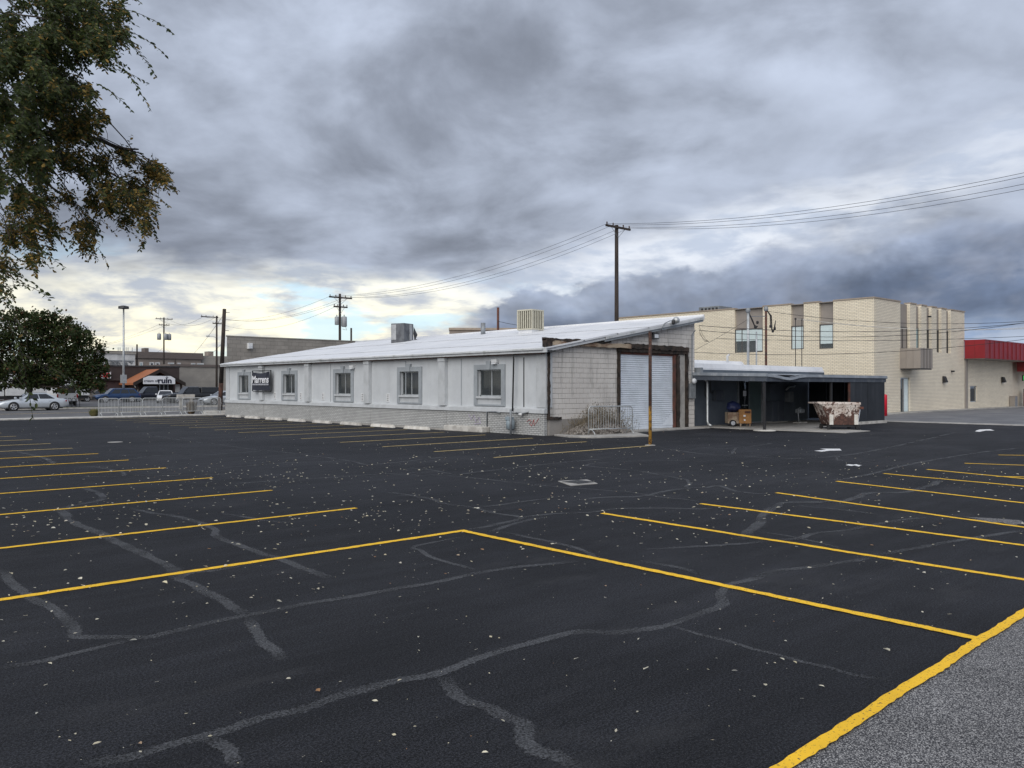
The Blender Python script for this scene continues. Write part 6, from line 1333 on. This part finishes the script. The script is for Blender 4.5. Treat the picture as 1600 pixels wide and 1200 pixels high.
shrub('dry_shrub', 'dry brown upright shrub behind the barrier near the leaning pole', (at(299, 57), 57, 0), .42, .95, 'shrub_dry', 420, 1)
shrub('kerb_weed', 'small yellow green weed at the left end of the barrier row', (at(147, 56), 56, 0), .38, .55, 'grass', 260, 1)
t = thing('bike_rack', 'dark metal rack standing behind the silver sedan', 'rack', (at(108, 82), 82, .03)); xq = at(108, 82)
for i in range(5): b = MB(); x = xq-.8+i*.35; b.tube([(x, 82, .03), (x, 82, .75), (x+.05, 82, .85), (x+.22, 82, .85), (x+.27, 82, .75), (x+.27, 82, .03)], .025, 5); b.build('hoop', 'dark_metal', t)
bx(xq-.9, xq+1.0, 81.95, 82.05, .03, .08).build('base_rail', 'dark_metal', t)

# ================================================================== TREES
def limb(b, pts, r0, r1, n=8, jit=.0):
    k = len(pts); sm_ = []
    P_ = [Vector(p) for p in pts]
    for i in range(k-1):
        p0_, p1_, p2_, p3_ = P_[max(i-1, 0)], P_[i], P_[i+1], P_[min(i+2, k-1)]
        for j in range(4):
            q = j/4; sm_.append(.5*((2*p1_)+(p2_-p0_)*q+(2*p0_-5*p1_+4*p2_-p3_)*q*q+(3*p1_-p0_-3*p2_+p3_)*q**3)+Vector((noise.noise((i*3+q, 1, r0*50)), noise.noise((i*3+q, 7, r0*50)), noise.noise((i*3+q, 3, r0*50))))*jit)
    sm_.append(P_[-1]); m_ = len(sm_); b.tube(sm_, [r0+(r1-r0)*i/(m_-1) for i in range(m_)], n); return sm_
rt = random.Random(21)
elm = thing('elm_tree', 'overhanging elm with drooping leafy twigs and autumn tinted leaves, upper left', 'tree', PD(-470, 604, 10.5)*1.0)
def cw(right_, fwd_, z): return Vector((CS*right_+SN*fwd_, -SN*right_+CS*fwd_, z))     # right / ahead of the photographer
tb_ = cw(-10.6, 10.8, 0); elm.location = (tb_.x, tb_.y, 0); FR[elm.name] = Matrix.Translation(-Vector((tb_.x, tb_.y, 0)))
tr_ = MB(); limb(tr_, [tb_-Vector((0, 0, .2)), tb_+Vector((.05, 0, 1.5)), cw(-10.4, 10.7, 3.4)], .30, .20, 12); fork = cw(-10.4, 10.7, 3.3)
twigs = MB(); items, tone = [], []
def twig(p, d, Ln, nl, autumn, droop=.5, lw=1.0, stem=.0028):
    d = d.normalized(); pts = []; q = p.copy(); k = 5
    for i in range(k+1):
        pts.append(q.copy()); dd = (d+Vector((0, 0, -droop*i/k))).normalized(); q = q+dd*(Ln/k)
    twigs.tube(pts, [stem, stem*.9, stem*.8, stem*.7, stem*.5, stem*.4], 3, False)
    for i in range(nl):
        s = (i+.6)/nl*k; a = min(int(s), k-1); pos = pts[a].lerp(pts[a+1], s-a); ax = (pts[a+1]-pts[a]).normalized()
        side = ax.cross(Vector((rt.uniform(-.3, .3), rt.uniform(-.3, .3), 1))).normalized()*(1 if i % 2 else -1)
        ld = (ax*rt.uniform(.3, .8)+side*rt.uniform(.5, 1)+Vector((0, 0, rt.uniform(-.7, .05)))).normalized()
        nr = Vector((rt.uniform(-1, 1), rt.uniform(-1, 1), rt.uniform(.1, 1.2))); nr = (nr-ld*nr.dot(ld)).normalized(); Lf_ = rt.uniform(.037, .064)*lw
        items.append((pos, ld, nr, Lf_, Lf_*rt.uniform(.42, .58))); tone.append((rt.random(), rt.uniform(.6, 1) if rt.random() < autumn else rt.uniform(0, .5), rt.random(), 1))
# clumps: bearing, size, number of twigs, share of autumn leaves, distance
CL = [(60, 70, 85, 90, 400, .06, 9.6), (0, 150, 60, 110, 250, .04, 9.2), (115, 35, 65, 55, 210, .08, 9.8), (170, 55, 38, 55, 70, .22, 9.8), (30, 250, 50, 70, 160, .12, 9.4), (120, 165, 42, 45, 80, .35, 10.0), (150, 205, 38, 28, 55, .5, 10.2),
      (95, 250, 50, 42, 70, .32, 10.2), (190, 275, 60, 45, 84, .48, 10.4), (235, 285, 30, 38, 40, .72, 10.5), (150, 320, 48, 36, 58, .5, 10.4), (215, 330, 34, 26, 28, .58, 10.5), (135, 365, 16, 20, 22, .7, 10.4),
      (45, 325, 48, 45, 52, .42, 10.0), (22, 385, 34, 42, 46, .5, 9.8), (60, 350, 30, 20, 18, .4, 10), (6, 440, 16, 34, 18, .45, 9.6), (85, 145, 30, 30, 50, .2, 9.6)]
for u, v, ru, rv, n, au, dp_ in CL:
    c_ = PD(u, v, dp_+.6)
    ks = [(rt.uniform(0, 6.28), rt.random()**.55, rt.uniform(-.7, 1.2)) for _ in range(max(4, n//9))]
    for _ in range(int(n*2.5)):
        a, r_, dj = rt.choice(ks); spread = .16 if rt.random() < .8 else .4
        uu, vv = u+math.cos(a)*ru*r_+rt.gauss(0, spread*32), v+math.sin(a)*rv*r_+rt.gauss(0, spread*32); p_ = PD(uu, vv, dp_+dj+rt.gauss(0, .22))
        d_ = (p_-c_)*.6+cw(rt.uniform(-.35, .6), rt.uniform(-.5, .5), 0)-Vector((0, 0, rt.uniform(-.1, .5)))
        twig(p_-d_.normalized()*.12, d_, rt.uniform(.18, .38), rt.randint(9, 15), au, rt.uniform(.3, .9))
    limb(tr_, [fork, fork.lerp(c_, .35)+Vector((0, 0, 2.6+.8*rt.random())), fork.lerp(c_, .8)+Vector((0, 0, 1.5)), c_], .028, .003, 6, .12)
    for _ in range(4):
        a = rt.uniform(0, 6.28); q = PD(u+math.cos(a)*ru*.9, v+math.sin(a)*rv*.9, dp_+rt.uniform(-.3, .8)); limb(tr_, [fork.lerp(c_, .85)+Vector((0, 0, .9)), c_.lerp(q, .3)+Vector((0, 0, .2)), q], .007, .002, 5, .05)
# the bare bough that carries the right-hand lobe
limb(tr_, [fork, PD(-60, 190, 10.2), PD(30, 204, 10.2), PD(95, 209, 10.3), PD(150, 217, 10.3), PD(190, 231, 10.4), PD(216, 233, 10.4)], .06, .009, 7, .01)
for a, c in (((150, 217), (200, 262)), ((120, 212), (150, 290)), ((190, 231), (240, 262)), ((80, 208), (100, 300))): limb(tr_, [PD(*a, 10.3), PD((a[0]+c[0])/2+8, (a[1]+c[1])/2-4, 10.35), PD(*c, 10.4)], .010, .003, 5, .01)
# long drooping shoots against the sky
for (a, c), nl in ((((186, -5), (212, 30)), 12), (((184, 12), (262, 66)), 22), (((192, 45), (250, 103)), 22), (((196, 60), (234, 132)), 18), (((170, 80), (226, 178)), 24), (((165, 105), (222, 150)), 18), (((150, 130), (196, 190)), 18), (((176, 100), (203, 150)), 14),
               (((40, 385), (92, 437)), 18), (((10, 425), (66, 478)), 16), (((-10, 455), (44, 470)), 16), (((-5, 440), (28, 530)), 18), (((20, 440), (72, 488)), 14)):
    pa_, pc_ = PD(*a, 8.8), PD(*c, 8.6); d_ = pc_-pa_; twig(pa_, d_+Vector((0, 0, .25)), d_.length*1.04, nl, .03, .5, 1.05, .004)
# nearer shoots hanging low on the left, over the maple
for pts, nl in (([(-25, 470), (10, 500), (30, 540), (42, 590)], 26), ([(-30, 480), (20, 498), (48, 520), (70, 528)], 20), ([(-20, 540), (30, 550), (70, 575), (95, 590)], 22), ([(20, 545), (36, 590), (46, 620), (52, 655)], 20), ([(-30, 520), (0, 560), (25, 590), (60, 632)], 20), ([(-25, 580), (0, 595), (20, 600), (36, 608)], 14), ([(40, 555), (80, 575), (108, 590), (122, 612)], 16)):
    Q_ = [PD(u, v, 7.4) for u, v in pts]
    for i in range(3): twig(Q_[i], Q_[i+1]-Q_[i], (Q_[i+1]-Q_[i]).length, max(3, nl//3), .02, .1, 1.0, .0035)
# the part of the crown outside the picture
for _ in range(620):
    c_ = cw(rt.gauss(-10.6, 1.9), rt.gauss(10.6, 2.0), 7.6+rt.gauss(0, 1.3)); 
    if c_.z < 4.3: continue
    dirn = Vector((rt.uniform(-1, 1), rt.uniform(-1, 1), rt.uniform(-.5, .5))); twig(c_, dirn, rt.uniform(.3, .5), rt.randint(9, 14), .12, .6, 1.15)
for _ in range(26):
    c_ = cw(rt.gauss(-11.4, 1.4), rt.gauss(10.6, 1.9), 7.4+rt.gauss(0, 1.0)); limb(tr_, [fork, fork.lerp(c_, .5)+Vector((0, 0, .5)), c_], .04, .006, 6, .06)
tr_.build('trunk', 'bark', elm, smooth=True)
twigs.build('twigs', 'bark', elm, kind='stuff')
inv_ = FR[elm.name]; me = leaf_mesh('crown', [(inv_ @ p, d, n_, L_, W_) for p, d, n_, L_, W_ in items], 'leaf_elm', tone); o = bpy.data.objects.new('crown', me); COL.objects.link(o); o.parent = elm; o['kind'] = 'stuff'
# maple across the street
mp_c = PD(46, 604, 72); mp = thing('maple_tree', 'dark bushy maple behind the silver sedan on the left', 'tree', (mp_c.x, mp_c.y, 0)); b = MB()
base = Vector((mp_c.x, mp_c.y, 0)); limb(b, [base, base+Vector((0, 0, 1.3)), base+Vector((.05, 0, 2.4))], .26, .2, 10)
items, tone = [], []
BL_ = [(45, 520, 42, 30), (85, 530, 40, 34), (115, 545, 36, 36), (138, 560, 26, 34), (150, 585, 18, 24), (10, 530, 34, 36), (-20, 555, 36, 40), (20, 572, 44, 28), (70, 570, 50, 30), (110, 584, 40, 24), (135, 596, 24, 12), (40, 500, 26, 16), (100, 512, 24, 16), (-40, 584, 36, 22), (60, 592, 44, 14), (15, 592, 40, 12), (-60, 570, 30, 36), (75, 505, 22, 14), (128, 530, 16, 14), (155, 570, 12, 12), (60, 492, 12, 9), (92, 500, 10, 9), (116, 520, 12, 8), (147, 545, 10, 9), (162, 580, 8, 10), (25, 500, 14, 9), (150, 604, 12, 7), (108, 607, 16, 6), (80, 609, 12, 5), (160, 560, 7, 6)]
for u, v, ru, rv in BL_:
    dd = 72+rt.uniform(-2.2, 1.5); c_ = PD(u, v, dd); sx_, sz_ = ru*dd/1290, rv*dd/1290
    limb(b, [base+Vector((0, 0, 2.0)), base.lerp(c_, .5)+Vector((0, 0, 1.0)), c_], .08, .02, 6, .05)
    tf = [Vector((rt.gauss(0, 1), rt.gauss(0, 1), rt.gauss(0, 1))).normalized()*(rt.random()**.28)*1.08 for _ in range(max(5, int(ru*rv/42)))]
    for _ in range(int(ru*rv*1.7)):
        q = rt.choice(tf)+Vector((rt.gauss(0, 1), rt.gauss(0, 1), rt.gauss(0, 1)))*.17
        p_ = c_+cw(q.x*sx_, q.y*sx_*.8, q.z*sz_); ld = Vector((q.x+rt.uniform(-1, 1), q.y+rt.uniform(-1, 1), q.z+rt.uniform(-1.2, .4))).normalized(); nr = Vector((q.x*.6+rt.uniform(-1, 1), q.y*.6+rt.uniform(-1, 1), rt.uniform(0, 1.4))); nr = (nr-ld*nr.dot(ld)).normalized(); L_ = rt.uniform(.14, .26)
        items.append((p_, ld, nr, L_, L_*rt.uniform(.7, 1))); tone.append((rt.random(), rt.uniform(.6, 1) if rt.random() < .14 else rt.uniform(0, .5), rt.random(), 1))
b.build('trunk', 'bark', mp, smooth=True)
inv_ = FR[mp.name]; me = leaf_mesh('crown', [(inv_ @ p, d, n_, L_, W_) for p, d, n_, L_, W_ in items], 'leaf_maple', tone); o = bpy.data.objects.new('crown', me); COL.objects.link(o); o.parent = mp; o['kind'] = 'stuff'
